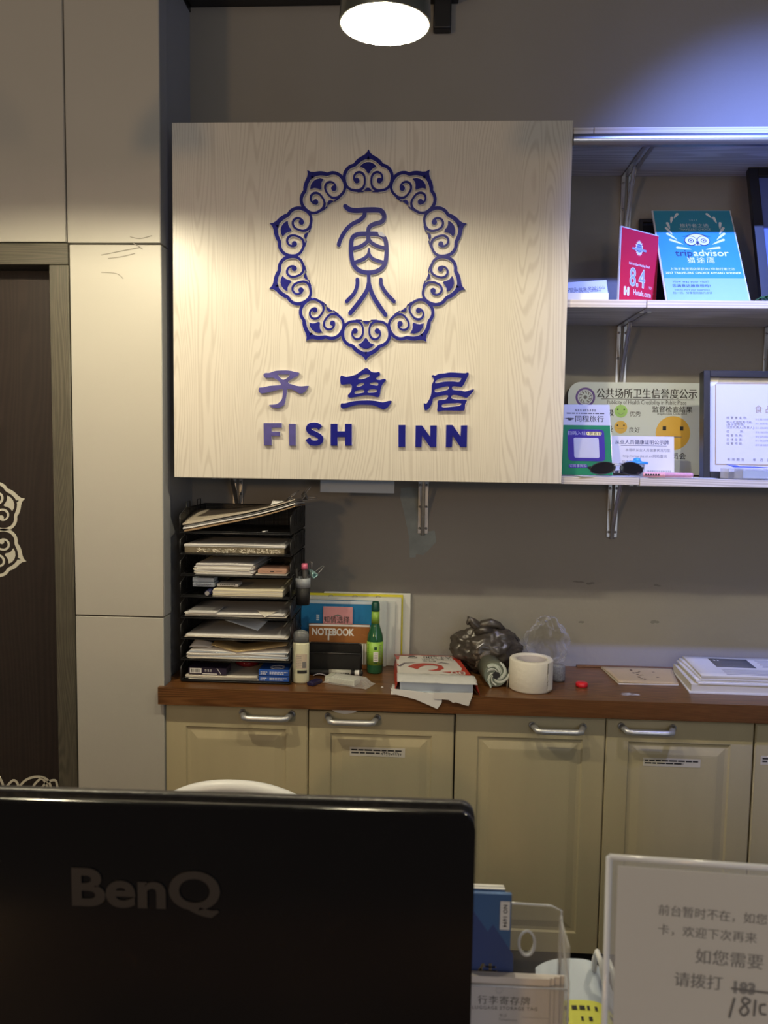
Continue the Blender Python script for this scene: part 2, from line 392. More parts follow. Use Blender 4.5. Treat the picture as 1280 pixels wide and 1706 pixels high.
# door frame and door
z_head = at(60, 441, PY).z; xj = at(82, 470, PY).x
b = MB()
b.mi = 0; b.box(-2.0, JX-0.002, PY-0.002, PY+0.059, z_head, z_seam+0.001, 0.002, 1)
b.mi = 1; b.box(xj, JX-0.002, PY-0.001, PY+0.059, 0, z_head, 0.002, 1)
struct(b, 'trim_3', [M['framewood'], M['framewoodv']])
DY = PY+0.06
b = MB(); b.box(-1.95, JX-0.004, DY, DY+0.028, 0.005, z_head-0.001)
door = struct(b, 'door_1', M['doorwood'])

# ---- emblem built from ten cloud-collar petals
PT_BAND = [(640, 190, 140), (560, 222, 88), (470, 268, 84), (400, 325, 82), (352, 375, 68), (270, 405, 68), (200, 460, 66), (153, 545, 66), (143, 640, 66), (160, 730, 62), (205, 812, 54), (280, 868, 52), (370, 887, 52), (455, 885, 56), (530, 838, 50), (565, 770, 42), (573, 680, 40), (560, 600, 44), (520, 545, 48), (460, 520, 46), (400, 535, 46), (357, 580, 40), (345, 640, 40), (368, 690, 60)]
def petal(mb, cx, cz, R, ang, y, t, grow=0.0):
    """R = tip radius; local px scale k"""
    k = R/168.0/12.8; r0 = 168.0*12.8
    ca, sa = math.cos(ang), math.sin(ang)
    def tr(p):
        lx = (p[0]-640)*k; lz = (r0-(p[1]-75))*k
        return (cx+lx*ca+lz*sa, cz-lx*sa+lz*ca)
    for sgn in (1, -1):
        f = lambda p: tr((640+sgn*(p[0]-640), p[1]))
        mb.stroke([f(p) for p in PT_BAND], [p[2]*k+grow for p in PT_BAND], y, t, False)
        c = f((405, 690)); mb.disc(c[0], c[1], 56*k+grow/2, y, t*0.99)
        L = [(415, 900), (420, 926), (540, 922), (560, 900)]; mb.shape([[f(p) for p in L]], y, t*0.98)
    g = grow/k/2
    mb.shape([[tr(p) for p in [(640, 62-g), (622-g, 95), (600-g, 135), (540-g, 185), (640, 230), (740+g, 185), (680+g, 135), (658+g, 95)]]], y, t*0.97)
    mb.shape([[tr(p) for p in [(465-g, 410), (520-g, 355-g), (600, 322-g), (680, 322-g), (760+g, 355-g), (808+g, 410), (740+g, 440+g), (700+g, 480), (670+g, 530), (645, 548+g), (620-g, 530), (590-g, 480), (550-g, 440+g)]]], y, t*0.96)
    mb.shape([[tr(p) for p in [(560-g, 897), (600, 843-g), (640, 830-g), (680, 843-g), (720+g, 897)]]], y, t*0.95)

ec = at(-114, 880, DY)
b = MB()
ER = (at(50, 880, DY)-ec).x
for k in range(10): petal(b, ec.x, ec.z, ER, k*PI/5, DY, 0.0012)
b.done('emblem', M['cream'], door, world=False)
b = MB()    # looping script at the foot of the door
def loopy(pts): b.stroke([(at(x, y, DY).x, at(x, y, DY).z) for x, y in pts], 0.006, DY, 0.0012, False)
loopy([(-40, 1300), (-10, 1288), (2, 1300), (12, 1322), (30, 1310), (22, 1300), (5, 1318)])
loopy([(20, 1330), (40, 1302), (62, 1294), (80, 1300), (85, 1320), (70, 1330)])
loopy([(62, 1330), (75, 1306), (92, 1300), (96, 1312)])
loopy([(30, 1312), (48, 1320), (60, 1304), (72, 1298), (84, 1322)])
b.done('script_decal', M['cream'], door)

# floor, ceiling and black beam under the ceiling
b = MB(); b.box(-2.6, 2.4, -3.2, 2.25, -0.05, 0); struct(b, 'floor', M['floor'])
b = MB(); b.box(-2.6, 2.4, -3.2, 2.25, 3.3, 3.35); struct(b, 'ceiling', M['ceil'])
t = thing('ceiling_beam', 'black steel beam along the wall top with a short drop bracket', 'beam', (-0.15, 2.08, 2.66))
q0 = at(318, 13, WY); q1 = at(758, 1, WY)
b = MB(); b.box(q0.x, q1.x+0.01, 2.04, 2.149, q0.z, q0.z+0.12, 0.002, 1); b.box(q0.x-0.012, q0.x, 2.05, 2.149, q0.z-0.012, q0.z+0.12)
b.done('beam', M['blackmetal'], t, world=True)
p = at(722, 47, WY-.03); p2 = at(752, 47, WY-.03)
b = MB(); b.box(p.x, p2.x, WY-.03, 2.149, p.z, q0.z+0.01, 0.004, 2); b.done('bracket', M['blackmetal'], t, world=True)

# ------------------------------------------------------------------ sign board
BY = 1.87; BX0, BX1 = -0.609, 0.331; BZ0, BZ1 = 1.377, 2.215
t = thing('sign_board', 'large pale wood signboard with blue emblem and FISH INN lettering', 'signboard', ((BX0+BX1)/2, BY, BZ0))
b = MB(); b.box(BX0, BX1, BY, BY+0.02, BZ0, BZ1, 0.0008, 1)
b.done('panel', M['board'], t, world=True)
def P2(x, y): p = at(x, y, BY); return (p.x, p.z)
ctr = P2(612.3, 428.5); R_ = 0.2425
T1 = 0.007; T2 = 0.0022
for k in range(10):
    b = MB(); b.mi = 1; petal(b, ctr[0], ctr[1], R_, k*PI/5, BY, T1, grow=0.0022)
    b.mi = 0; petal(b, ctr[0], ctr[1], R_, k*PI/5, BY-T1-0.0001*(k % 2+1), T2)
    b.done('emblem_petal', [M['blue'], M['acry']], t, world=True)
Z8 = 8.527
def seal(pts): return [P2(555+x/Z8, 335+y/Z8) for x, y in pts]
kk = 1.0/Z8/693
ST = [([(180, 90), (240, 135), (330, 148), (450, 142), (600, 140), (680, 152), (725, 205), (725, 270), (680, 315), (580, 345), (520, 385), (503, 450), (505, 540)], [62, 68, 68, 70, 70, 68, 64, 60, 60, 60, 58, 58, 58]),
      ([(455, 190), (440, 235), (380, 290), (290, 335), (210, 400), (140, 500), (95, 600), (88, 635)], 55),
      ([(505, 480), (400, 480), (320, 500), (275, 550), (262, 650), (265, 780), (290, 900), (350, 980), (430, 1018), (510, 1026), (600, 1016), (690, 970), (745, 890), (762, 780), (762, 650), (745, 560), (690, 500), (600, 480), (505, 480)], 60),
      ([(508, 550), (480, 600), (400, 655), (285, 690)], 52), ([(508, 550), (550, 605), (640, 655), (745, 685)], 50),
      ([(515, 695), (513, 770)], [28, 52]), ([(513, 770), (440, 835), (300, 890)], 50), ([(513, 770), (580, 840), (725, 885)], 48),
      ([(512, 1030), (512, 1170)], 50), ([(512, 1165), (480, 1290), (380, 1440), (250, 1600)], [50, 60, 62, 58]), ([(512, 1165), (560, 1330), (640, 1470), (748, 1625)], [50, 60, 62, 56]),
      ([(350, 1125), (348, 1210), (305, 1320), (200, 1435)], 52), ([(683, 1125), (692, 1210), (765, 1325), (868, 1435)], 52)]
b = MB()
for i, (pts, wd) in enumerate(ST):
    W = [v*kk for v in (wd if isinstance(wd, list) else [wd]*len(pts))]
    b.mi = 1; b.stroke(seal(pts), [v+0.0022 for v in W], BY, T1)
    b.mi = 0; b.stroke(seal(pts), W, BY-T1-0.00004*i, T2)
b.mi = 2; b.shape([seal([(640, 455), (700, 455), (740, 505), (735, 525), (700, 520), (655, 500)])], BY-T1-T2-0.0008, 0.0004)
b.done('fish_symbol', [M['blue'], M['acry'], mat('peeled_film', (0.45, 0.47, 0.62), 0.4)], t, world=True)
def smooth_loop(L, n=4):
    out = []; N = len(L)
    for i in range(N):
        p0, p1, p2, p3 = (Vector(L[(i+d) % N]) for d in (-1, 0, 1, 2))
        for k in range(n):
            u = k/n; q = 0.5*((2*p1)+(p2-p0)*u+(2*p0-5*p1+4*p2-p3)*u*u+(3*p1-p0-3*p2+p3)*u**3); out.append((q.x, q.y))
    return out
def grow_loop(L, g):
    A = sum(L[i][0]*L[(i+1) % len(L)][1]-L[(i+1) % len(L)][0]*L[i][1] for i in range(len(L)))
    s_ = 1 if A > 0 else -1; out = []
    for i in range(len(L)):
        a = Vector(L[i-1]); c = Vector(L[(i+1) % len(L)]); d = (c-a)
        if d.length < 1e-9: out.append(L[i]); continue
        d.normalize(); n_ = Vector((d.y, -d.x))*s_; out.append((L[i][0]+n_.x*g, L[i][1]+n_.y*g))
    return out
def glyph(groups, ox, oy, s, name, m0, smooth=True):
    b = MB()
    for gi, G in enumerate(groups):
        loops = [[P2(ox+x/s, oy+y/s) for x, y in L] for L in G]
        if smooth: loops = [smooth_loop(L, 3) for L in loops]
        b.mi = 1; b.shape([grow_loop(L, 0.0008 if i == 0 else -0.0008) for i, L in enumerate([[P2(ox+x/s, oy+y/s) for x, y in L] for L in G])], BY, T1)
        b.mi = 0; b.shape(loops, BY-T1, T2)
    return b.done(name, [m0, M['acry']], t, world=True)
ZI = [[(250, 215), (320, 215), (420, 180), (520, 165), (740, 165), (870, 195), (940, 205), (955, 225), (930, 270), (880, 300), (800, 340), (720, 400), (740, 440), (800, 460), (900, 490), (1010, 500), (1150, 490), (1130, 540), (1080, 610), (1020, 650), (950, 650), (870, 600), (780, 560), (700, 560), (690, 650), (670, 760), (640, 880), (580, 930), (500, 965), (400, 950), (310, 900), (430, 885), (500, 865), (570, 800), (600, 720), (605, 560), (500, 575), (400, 600), (250, 640), (150, 650), (95, 610), (95, 550), (120, 525), (200, 520), (330, 490), (470, 480), (560, 470), (555, 430), (500, 370), (400, 320), (300, 320), (235, 320), (200, 280), (205, 235)],
      [(505, 245), (620, 250), (740, 250), (745, 275), (690, 330), (620, 360), (560, 330), (510, 270)]]
YU = [[(110, 275), (230, 300), (420, 255), (520, 190), (655, 110), (760, 190), (850, 205), (920, 195), (945, 230), (930, 270), (850, 340), (940, 365), (1030, 340), (1070, 375), (1000, 450), (960, 560), (935, 700), (880, 730), (780, 700), (640, 690), (500, 710), (350, 740), (280, 735), (260, 690), (320, 620), (345, 520), (330, 465), (290, 450), (150, 465), (105, 435)],
      [(475, 335), (540, 270), (640, 240), (735, 265), (660, 320), (560, 350), (490, 350)], [(450, 480), (530, 430), (600, 430), (600, 460), (530, 500), (460, 510)], [(720, 440), (800, 415), (890, 420), (905, 460), (880, 485), (760, 465)],
      [(400, 635), (450, 590), (580, 570), (605, 600), (590, 635), (430, 655)], [(680, 630), (710, 575), (800, 560), (880, 580), (860, 620), (780, 635)]]
YU2 = [[(130, 860), (200, 860), (330, 825), (480, 805), (700, 800), (850, 810), (1000, 840), (1100, 815), (1190, 812), (1130, 920), (1060, 975), (1000, 985), (900, 940), (780, 900), (600, 890), (450, 895), (300, 935), (150, 970), (105, 930), (110, 880)]]
JU = [[(250, 270), (290, 260), (320, 275), (400, 235), (520, 225), (640, 205), (850, 215), (960, 220), (1010, 205), (1035, 240), (980, 360), (900, 500), (820, 505), (700, 500), (680, 530), (690, 565), (760, 585), (870, 590), (960, 610), (1080, 575), (1145, 565), (1120, 620), (1050, 700), (1000, 740), (940, 735), (850, 705), (750, 685), (690, 690), (665, 720), (680, 760), (800, 780), (960, 780), (995, 810), (960, 880), (950, 990), (900, 1020), (700, 1020), (500, 1015), (370, 1030), (375, 900), (375, 820), (420, 790), (540, 780), (590, 730), (580, 690), (480, 695), (340, 730), (280, 760), (260, 850), (200, 960), (140, 1005), (95, 990), (80, 860), (120, 870), (160, 840), (220, 720), (245, 600), (250, 470), (285, 400), (290, 340), (250, 290)],
      [(335, 390), (420, 335), (600, 310), (860, 320), (870, 345), (830, 405), (700, 395), (520, 400), (340, 435)], [(310, 580), (380, 545), (560, 500), (610, 505), (590, 570), (450, 610), (340, 630)], [(465, 900), (520, 870), (700, 860), (865, 860), (850, 905), (700, 930), (490, 945)]]
glyph([ZI], 425, 605, 12.8, 'sign_character', M['bluefade'])
glyph([YU, YU2], 560, 605, 12.8, 'sign_character', M['blue'])
glyph([JU], 700, 605, 12.8, 'sign_character', M['blue'])
glyph([[[(45, 82), (285, 82), (285, 140), (150, 140), (150, 195), (262, 195), (262, 250), (150, 250), (150, 375), (50, 375)]]], 435, 695, 8, 'sign_letter', M['bluefade'], False)
glyph([[[(380, 90), (470, 90), (470, 380), (385, 380)]]], 435, 695, 8, 'sign_letter', M['bluefade'], False)
SS = [(800, 148), (762, 117), (715, 108), (662, 118), (640, 155), (664, 195), (722, 222), (785, 258), (805, 300), (778, 335), (720, 346), (665, 333), (630, 285)]
b = MB(); pp = [P2(435+x/8, 695+y/8) for x, y in SS]; wS = 70/8/690
b.mi = 1; b.stroke(pp, wS+0.0022, BY, T1, False); b.mi = 0; b.stroke(pp, wS, BY-T1, T2, False)
b.done('sign_letter', [M['blue'], M['acry']], t, world=True)
glyph([[[(935, 90), (1025, 90), (1025, 190), (1125, 190), (1125, 90), (1215, 90), (1215, 380), (1125, 380), (1125, 265), (1025, 265), (1025, 380), (935, 380)]]], 435, 695, 8, 'sign_letter', M['blue'], False)
glyph([[[(88, 125), (197, 125), (195, 470), (88, 470)]]], 655, 695, 9.48, 'sign_letter', M['blue'], False)
glyph([[[(358, 132), (458, 132), (588, 310), (588, 132), (690, 132), (683, 472), (585, 472), (458, 290), (450, 472), (352, 472)]]], 655, 695, 9.48, 'sign_letter', M['blue'], False)
glyph([[[(838, 125), (940, 125), (1065, 305), (1072, 132), (1170, 130), (1160, 472), (1062, 472), (938, 290), (928, 472), (832, 472)]]], 655, 695, 9.48, 'sign_letter', M['blue'], False)

# ------------------------------------------------------------------ shelves and brackets
SX1 = 1.25; SHT = 0.018
zt = at(1000, 222, 1.87).z; zm = at(1000, 512, 1.885).z; zb = at(1100, 809, 1.885).z
def shelf(z, x0, label):
    t = thing('wall_shelf', label, 'shelf', ((x0+SX1)/2, 2.02, z), group=None)
    xj_ = at(1078, 505, 1.885).x
    b = MB(); b.box(x0, xj_-0.0006, 1.885, WY, z, z+SHT, 0.0006, 1); b.done('shelf_board', M['shelfwood'], t, world=True)
    b = MB(); b.box(xj_+0.0006, SX1, 1.883, WY, z-0.0012, z+SHT-0.001, 0.0006, 1); b.done('shelf_board', M['shelfwood'], t, world=True)
    return t
XB = BX1+0.0015
tt = shelf(zt, XB, 'top wall shelf with aluminium profile along its front, right of the signboard')
shelf(zm, XB, 'middle wall shelf holding the red and turquoise award cards')
shelf(zb, -0.60, 'lowest wall shelf holding the sunglasses and health notice')
ZM = zm+SHT; ZB = zb+SHT
# aluminium light profile on the front of the top shelf
za = at(1100, 240, 1.865).z; zc = at(1100, 221, 1.865).z; zd = at(1100, 209.5, 1.865).z
b = MB(); b.quadgrid(lambda u, v: (XB+u*(SX1-XB), 1.868-0.006*math.sin(PI*v), za+(zc-za)*v), 1, 10)
b.box(XB, SX1, 1.868, 1.882, za, zc); b.done('light_profile', M['alu'], tt, world=True)
b = MB(); b.box(XB, at(970.5+130, 215, 1.87).x-0.0005-0.15, 1.872, 1.8825, zc+0.0005, zd, 0.001, 1); b.box(at(970.5+130, 215, 1.87).x-0.15+.0005, SX1, 1.871, 1.8825, zc+0.0005, zd, 0.001, 1)
b.done('edge_strip', M['shelfwood'], tt, world=True)

def bracket(px, pytop, length, ztop, label):
    x = at(px, pytop, WY).x
    t = thing('shelf_bracket', label, 'bracket', (x, WY-0.01, ztop), group='folding shelf brackets on the back wall')
    w_ = 0.011
    b = MB()
    for s_ in (-1, 1):      # two parallel wall flanges with a slot between
        b.box(x+s_*0.009-0.0055, x+s_*0.009+0.0055, WY-0.004, WY-0.0005, ztop-length, ztop-0.002, 0.0008, 1)
        for k in range(3):
            b.lathe([(0, -0.003), (0.0035, -0.002), (0.0035, 0)], (x+s_*0.009, WY-0.004, ztop-0.02-k*(length-0.035)/2), 10, axis='y')
    b.done('wall_flange', M['steel'], t, world=True)
    b = MB()
    b.quadgrid(lambda u, v: (x-0.003+0.006*u, WY-0.006-0.075*(1-v)**1.4, ztop-0.004-length*v), 1, 14)
    for k in (-1, 1): b.tube([(x+k*0.004, WY-0.006-0.075*(1-v/10)**1.4, ztop-0.004-length*v/10) for v in range(11)], 0.0016, 6)
    b.done('arm', M['steel'], t, world=True)
    b = MB()
    for s_ in (-1, 1): b.box(x+s_*0.009-0.005, x+s_*0.009+0.005, 1.93, WY-0.004, ztop-0.0035, ztop-0.0012)
    b.done('shelf_flange', M['steel'], t, world=True)
    return t
G_ = 'folding shelf brackets on the back wall'
bracket(1045, 282, 0.17, zt, 'steel folding bracket under the top shelf at the right')
bracket(1037, 545, 0.17, zm, 'steel folding bracket under the middle shelf behind the health notice')
bracket(1283, 545, 0.17, zm, 'steel folding bracket under the middle shelf above the framed certificate')
bracket(1022, 812, 0.155, zb, 'steel folding bracket under the lowest shelf below the sunglasses')
bracket(706, 808, 0.155, zb, 'steel folding bracket on the pale putty patch below the signboard')
bracket(397, 806, 0.10, zb, 'steel folding bracket behind the top of the paper tray stack')
a0 = at(534, 800, 2.0); a1 = at(657, 822, 2.0)
b = MB(); b.box(a0.x, a1.x, 1.999, 2.0005, a1.z, zb-0.0005); tag(b.done('paper_strip', M['paperblue']), 'pale blue paper strip hanging below the signboard bottom edge', 'paper')

# ------------------------------------------------------------------ counter and cabinets
CY0 = 1.85; CX0 = at(263, 1145, CY0).x
b = MB()
L = [(CX0, CY0), (1.5, CY0), (1.5, WY-0.001), (PX+0.004-0.006, WY-0.001), (PX-0.008, PY+0.06), (PX+0.004, PY+0.06), (PX+0.004, PY-0.002), (CX0, PY-0.002)]
zt_ = CT; zb_ = CT-0.0435
f = [b._v((x, y, zt_)) for x, y in L]; g = [b._v((x, y, zb_)) for x, y in L]
b._f(f); b._f(g[::-1])
for k in range(len(L)): j = (k+1) % len(L); b._f((f[k], g[k], g[j], f[j]))
tag(b.done('worktop', M['counter']), 'long brown wood laminate worktop over the cream cabinets', 'worktop')
# backsplash lip seen at the right
p0 = at(960, 1110, WY); 
b = MB(); b.box(p0.x, 1.5, WY-0.012, WY-0.0012, CT+0.0004, CT+0.006, 0.0006, 1); tag(b.done('wooden_strip', M['counter']), 'thin brown strip lying along the wall behind the newspapers', 'strip')

DYF = 1.876; DZ0 = at(1000, 1592, DYF).z; DZ1 = at(400, 1177, DYF).z
def door_mesh(x0, x1, z0, z1, y):
    b = MB(); a = 0.054
    lv = [(0, 0.003), (0.003, 0), (a, 0), (a+0.004, 0.004), (a+0.012, 0.004), (a+0.030, 0.0002), (a+0.034, 0.0)]
    R = []
    for (ins, d) in lv: R.append([b._v(p) for p in ((x0+ins, y+d, z0+ins), (x1-ins, y+d, z0+ins), (x1-ins, y+d, z1-ins), (x0+ins, y+d, z1-ins))])
    for i in range(len(R)-1):
        for k in range(4): b._f((R[i][k], R[i][(k+1) % 4], R[i+1][(k+1) % 4], R[i+1][k]))
    b._f(R[-1])
    bk = [b._v(p) for p in ((x0, y+0.018, z0), (x1, y+0.018, z0), (x1, y+0.018, z1), (x0, y+0.018, z1))]
    for k in range(4): b._f((bk[k], bk[(k+1) % 4], R[0][(k+1) % 4], R[0][k]))
    b._f(bk[::-1]); return b
def handle(xc, zc_, y, parent):
    b = MB(); w2 = 0.062; pts = []
    for k in range(13):
        u = -1+2*k/12; dz = 0.006*min(1, (1-abs(u))*5)-0.003; dy = 0.028*min(1, ((1-abs(u))*6))
        pts.append((xc+u*w2, y-0.0008-dy, zc_-dz))
    b.tube(pts, [0.0075 if 0 < k < 12 else 0.008 for k in range(13)], 12)
    for s_ in (-1, 1): b.lathe([(0.009, 0), (0.008, -0.006), (0, -0.006)], (xc+s_*w2, y, zc_+0.003), 14, axis='y')
    return b.done('handle', M['silver'], parent, world=True)
xe = [at(p_, y_, DYF).x for p_, y_ in ((274, 1200), (514, 1200), (758, 1200), (1010, 1210), (1258, 1215))]
xe += [xe[-1]+0.35]
hx = [at(442, 1197, 1.85).x, at(586, 1206, 1.85).x, at(932, 1218, 1.85).x, at(1083, 1220, 1.85).x, xe[4]+0.26]
lab = ['cream cabinet at the left end with two panelled doors, one labelled', 'cream cabinet in the middle with a dented left door', 'cream cabinet at the right edge of the counter run']
for ci, (i0, i1) in enumerate(((0, 2), (2, 4), (4, 5))):
    xa, xb_ = xe[i0], xe[i1]
    t = thing('base_cabinet', lab[ci], 'cabinet', ((xa+xb_)/2, 2.0, 0.0))
    b = MB(); b.box(xa+0.002, xb_-0.002, DYF+0.02, WY-0.002, DZ0, CT-0.045); b.done('body', M['cabin'], t, world=True)
    b = MB(); b.box(xa+0.002, xb_-0.002, DYF+0.06, WY-0.002, 0.0, DZ0-0.0005); b.done('plinth', M['black'], t, world=True)
    for i in range(i0, i1):
        zt2 = DZ1-(0.006 if i == 1 else (0.001*i if i else 0)); yy = DYF-(0.0015 if i in (0, 2) else 0)
        d = door_mesh(xe[i]+0.0012+(0.0015 if i in (2, 4) else 0), xe[i+1]-0.0012, DZ0+0.002, zt2, yy).done('door', M['cab'], t, world=True)
        b = None
        hz = at(640, 1204, 1.85).z if i == 1 else (at(442, 1195, 1.85).z if i == 0 else at([0, 0, 932, 1083, 1300][i], [0, 0, 1217, 1219, 1222][i], 1.85).z)
        h = handle(hx[i], hz, yy, t); h.parent = d
        def lbl(px0, py0, px1, py1, hand=False, rot=0.02):
            a = at(px0, py0, yy); c = at(px1, py1, yy); q = MB()
            y_ = yy+0.0001
            q.mi = 0; q.box(a.x, c.x, y_-0.0006, y_, c.z, a.z); q.mi = 1
            H = a.z-c.z; q.dashes(a.x+0.004, c.x-0.006, a.z-H*0.30, H*0.16, y_-0.0007, (2.5, 6)); q.dashes(a.x+0.004, a.x+(c.x-a.x)*(0.55 if hand else 0.7), a.z-H*0.62, H*0.16, y_-0.0007, (2.5, 6))
            if hand:
                for k in range(9):
                    xx = a.x+(c.x-a.x)*(0.58+0.042*k); zz = a.z-H*0.6
                    q.stroke([(xx-0.0015, zz+random.uniform(-.003, .005)), (xx+random.uniform(-.001, .003), zz+random.uniform(-.003, .003)), (xx+0.001, zz-random.uniform(.002, .007))], 0.0011, y_-0.0007, 0.0003, False)
                    q.stroke([(xx-0.002, zz+random.uniform(-.003, .003)), (xx+0.0028, zz+random.uniform(-.002, .004))], 0.0010, y_-0.0007, 0.0003, False)
            o = q.done('label_sticker', [M['paper2'], M['ink']], t, world=True); o.parent = d; o['label'] = 'white printed name sticker'
        if i == 1:
            lbl(583, 1244, 675, 1262, True)
            a = at(553, 1184, yy); c = at(597, 1190, yy); q = MB(); q.shape([[(a.x, a.z+0.002), (c.x, a.z+0.003), (c.x-0.01, c.z+0.004), ((a.x+c.x)/2, c.z), (a.x+0.012, c.z+0.003)]], yy-0.0003, 0.0008)
            o = q.done('torn_tape', M['paper'], t, world=True); o.parent = d
        if i == 3: lbl(1072, 1262, 1167, 1279)
        if i == 4: lbl(1268, 1259, 1330, 1276)
        if i == 2:
            pass

# ------------------------------------------------------------------ pendants above the front desk
M['enamel_out'] = mat('grey_green_enamel', (0.16, 0.17, 0.15), 0.25, metal=0.6)
M['enamel_in'] = mat('white_enamel', (0.85, 0.84, 0.80), 0.45)
M['bulb'] = mat('lit_bulb', (1.0, 0.90, 0.72), 0.3, emit=14.0)
rc = at(641.5, 42, 1.24); RR = 0.0695
def pendant(x, label, power):
    t = thing('pendant_lamp', label, 'lamp', (x, rc.y, rc.z), (math.radians(3.0), math.radians(1), 0), group=None)
    b = MB()
    prof = [(RR+0.001, 0), (RR+0.0005, 0.012), (RR-0.001, 0.035), (RR-0.010, 0.062), (RR-0.034, 0.084), (0.022, 0.098), (0.016, 0.118), (0.0, 0.118)]
    b.lathe(prof, n=56, cap=False); inner = [(max(r-0.002, 0), h-0.002 if i else 0) for i, (r, h) in enumerate(prof[:-2])]
    b.mi = 1; b.lathe(inner[:-1]+[(0.0, 0.096)], n=56, cap=False)
    b.mi = 0; b.lathe([(RR+0.001, 0), (RR-0.002, 0)], n=56, cap=False)
    b.done('shade', [M['enamel_out'], M['enamel_in']], t)
    b = MB(); b.tube([(0, 0, 0.118), (0, 0, 3.3-rc.z)], 0.003, 8); b.done('cord', M['black'], t)
    b = MB(); b.lathe([(0.0, 0.096), (0.014, 0.096), (0.014, 0.062), (0.011, 0.060), (0, 0.060)], n=20); b.done('lamp_holder', M['white'], t)
    b = MB(); b.lathe([(0.0, 0.060), (0.009, 0.060), (0.013, 0.052), (0.016, 0.044), (0.014, 0.036), (0.008, 0.031), (0, 0.030)], n=20); b.done('bulb', M['bulb'], t)
    l = bpy.data.lights.new('pendant_light', 'POINT'); l.energy = power; l.color = (1.0, 0.88, 0.61); l.shadow_soft_size = 0.010
    o = bpy.data.objects.new('pendant_light', l); COL.objects.link(o); o.parent = t; o.location = (0, 0, 0.022)
    return t
pendant(rc.x, 'grey enamel pendant lamp lit above the signboard, hanging in the middle', 14.5)
pendant(-0.82, 'grey enamel pendant lamp hanging left of the middle one, over the door side', 25.0)
pendant(0.70, 'grey enamel pendant lamp hanging right of the middle one, over the shelves', 11.0)

# ------------------------------------------------------------------ things on the middle shelf
def card(name, label, cat, pl, pr_, ztop, zbot, lean=0.0, th=0.003, face=None, group=None):
    """upright card: pl, pr_ bottom corners (x, y)"""
    yaw = math.atan2(pr_[1]-pl[1], pr_[0]-pl[0]); W = math.hypot(pr_[0]-pl[0], pr_[1]-pl[1])
    t = thing(name, label, cat, (pl[0], pl[1], zbot), (-lean, 0, yaw), group)
    return t, W, (ztop-zbot)/math.cos(lean)
M['clear'] = film('clear_acrylic', (0.97, 0.98, 0.99), 0.16, 0.08, 0.0)
M['clear_edge'] = mat('acrylic_edge', (0.80, 0.84, 0.92), 0.15, trans=0.3)
M['red'] = mat('crimson_card', (0.60, 0.020, 0.065), 0.35)
M['turq'] = mat('turquoise_card', (0.03, 0.26, 0.40), 0.4)
M['navyink'] = mat('navy_ink', (0.01, 0.02, 0.09), 0.5)
M['yel'] = mat('yellow_print', (0.75, 0.68, 0.22), 0.5)
M['glassdark'] = mat('dark_glass', (0.012, 0.013, 0.016), 0.08)

A = at(1035, 376, 1.93); B = at(1098, 392, 2.015)
t, W, H = card('rating_card', 'crimson acrylic award card reading 8.4 and Hotels.com', 'award card', (A.x, 1.93), (B.x, 2.015), A.z, ZM+0.0005)
b = MB(); b.box(0, W, 0, 0.004, 0, H); b.done('acrylic_plate', M['clear_edge'], t)
b = MB(); b.box(0.003, W-0.002, -0.0012, -0.0002, 0.001, H-0.003); b.mi = 1
cx, cz = W*0.48, H*0.765; k = H/0.125/12.2*0.001  # star seal
pts = []
for i in range(32):
    a = 2*PI*i/32; r = (0.0135 if i % 2 else 0.0175)*H/0.2*1.05; pts.append((cx+r*math.cos(a)*0.9, cz+r*math.sin(a)*1.15))
b.shape([pts], -0.0012, 0.0003)
b.mi = 2; b.disc(cx, cz, 0.0115*H/0.2, -0.0015, 0.0002, 20); b.mi = 3
for i in range(4): b.dashes(cx-0.008, cx+0.008, cz+0.008-0.005*i, 0.0016, -0.0018, (1, 3))
b.mi = 1; b.mi = 2; b.box(cx-0.022*W/0.12, cx+0.022*W/0.12, -0.0022, -0.0019, cz-0.006, cz-0.001); b.mi = 1
b.text('Fish Inn East Nanjing Road', 0.0085, W*0.5, H*0.545, -0.0014, bold=0.02, sx=0.72*W/0.12)
b.text('8.4', 0.066*H/0.2, W*0.46, H*0.36, -0.0014, bold=0.03, sx=0.80); b.mi = 2; b.text('8.4', 0.066*H/0.2, W*0.46, H*0.36, -0.0018, bold=-0.004, sx=0.80)
b.mi = 1; b.text('/10', 0.010, W*0.80, H*0.27, -0.0014)
b.text('Hotels.com', 0.0215*H/0.2, W*0.60, H*0.175, -0.0014, bold=0.015, sx=0.74)
for x_, h_ in ((W*0.15, 0.022), (W*0.235, 0.022)): b.rrect(x_-0.004, x_+0.004, H*0.175-h_/2, H*0.175+h_/2, 0.0035, -0.0012, 0.0004)
b.box(W*0.16, W*0.23, -0.0016, -0.0012, H*0.16, H*0.19); b.mi = 2
b.text('TM', 0.004, W*0.9, H*0.2, -0.0014)
b.done('card_insert', [M['red'], M['white'], mat('pale_blue_print', (0.30, 0.42, 0.72), 0.5), M['navyink']], t)

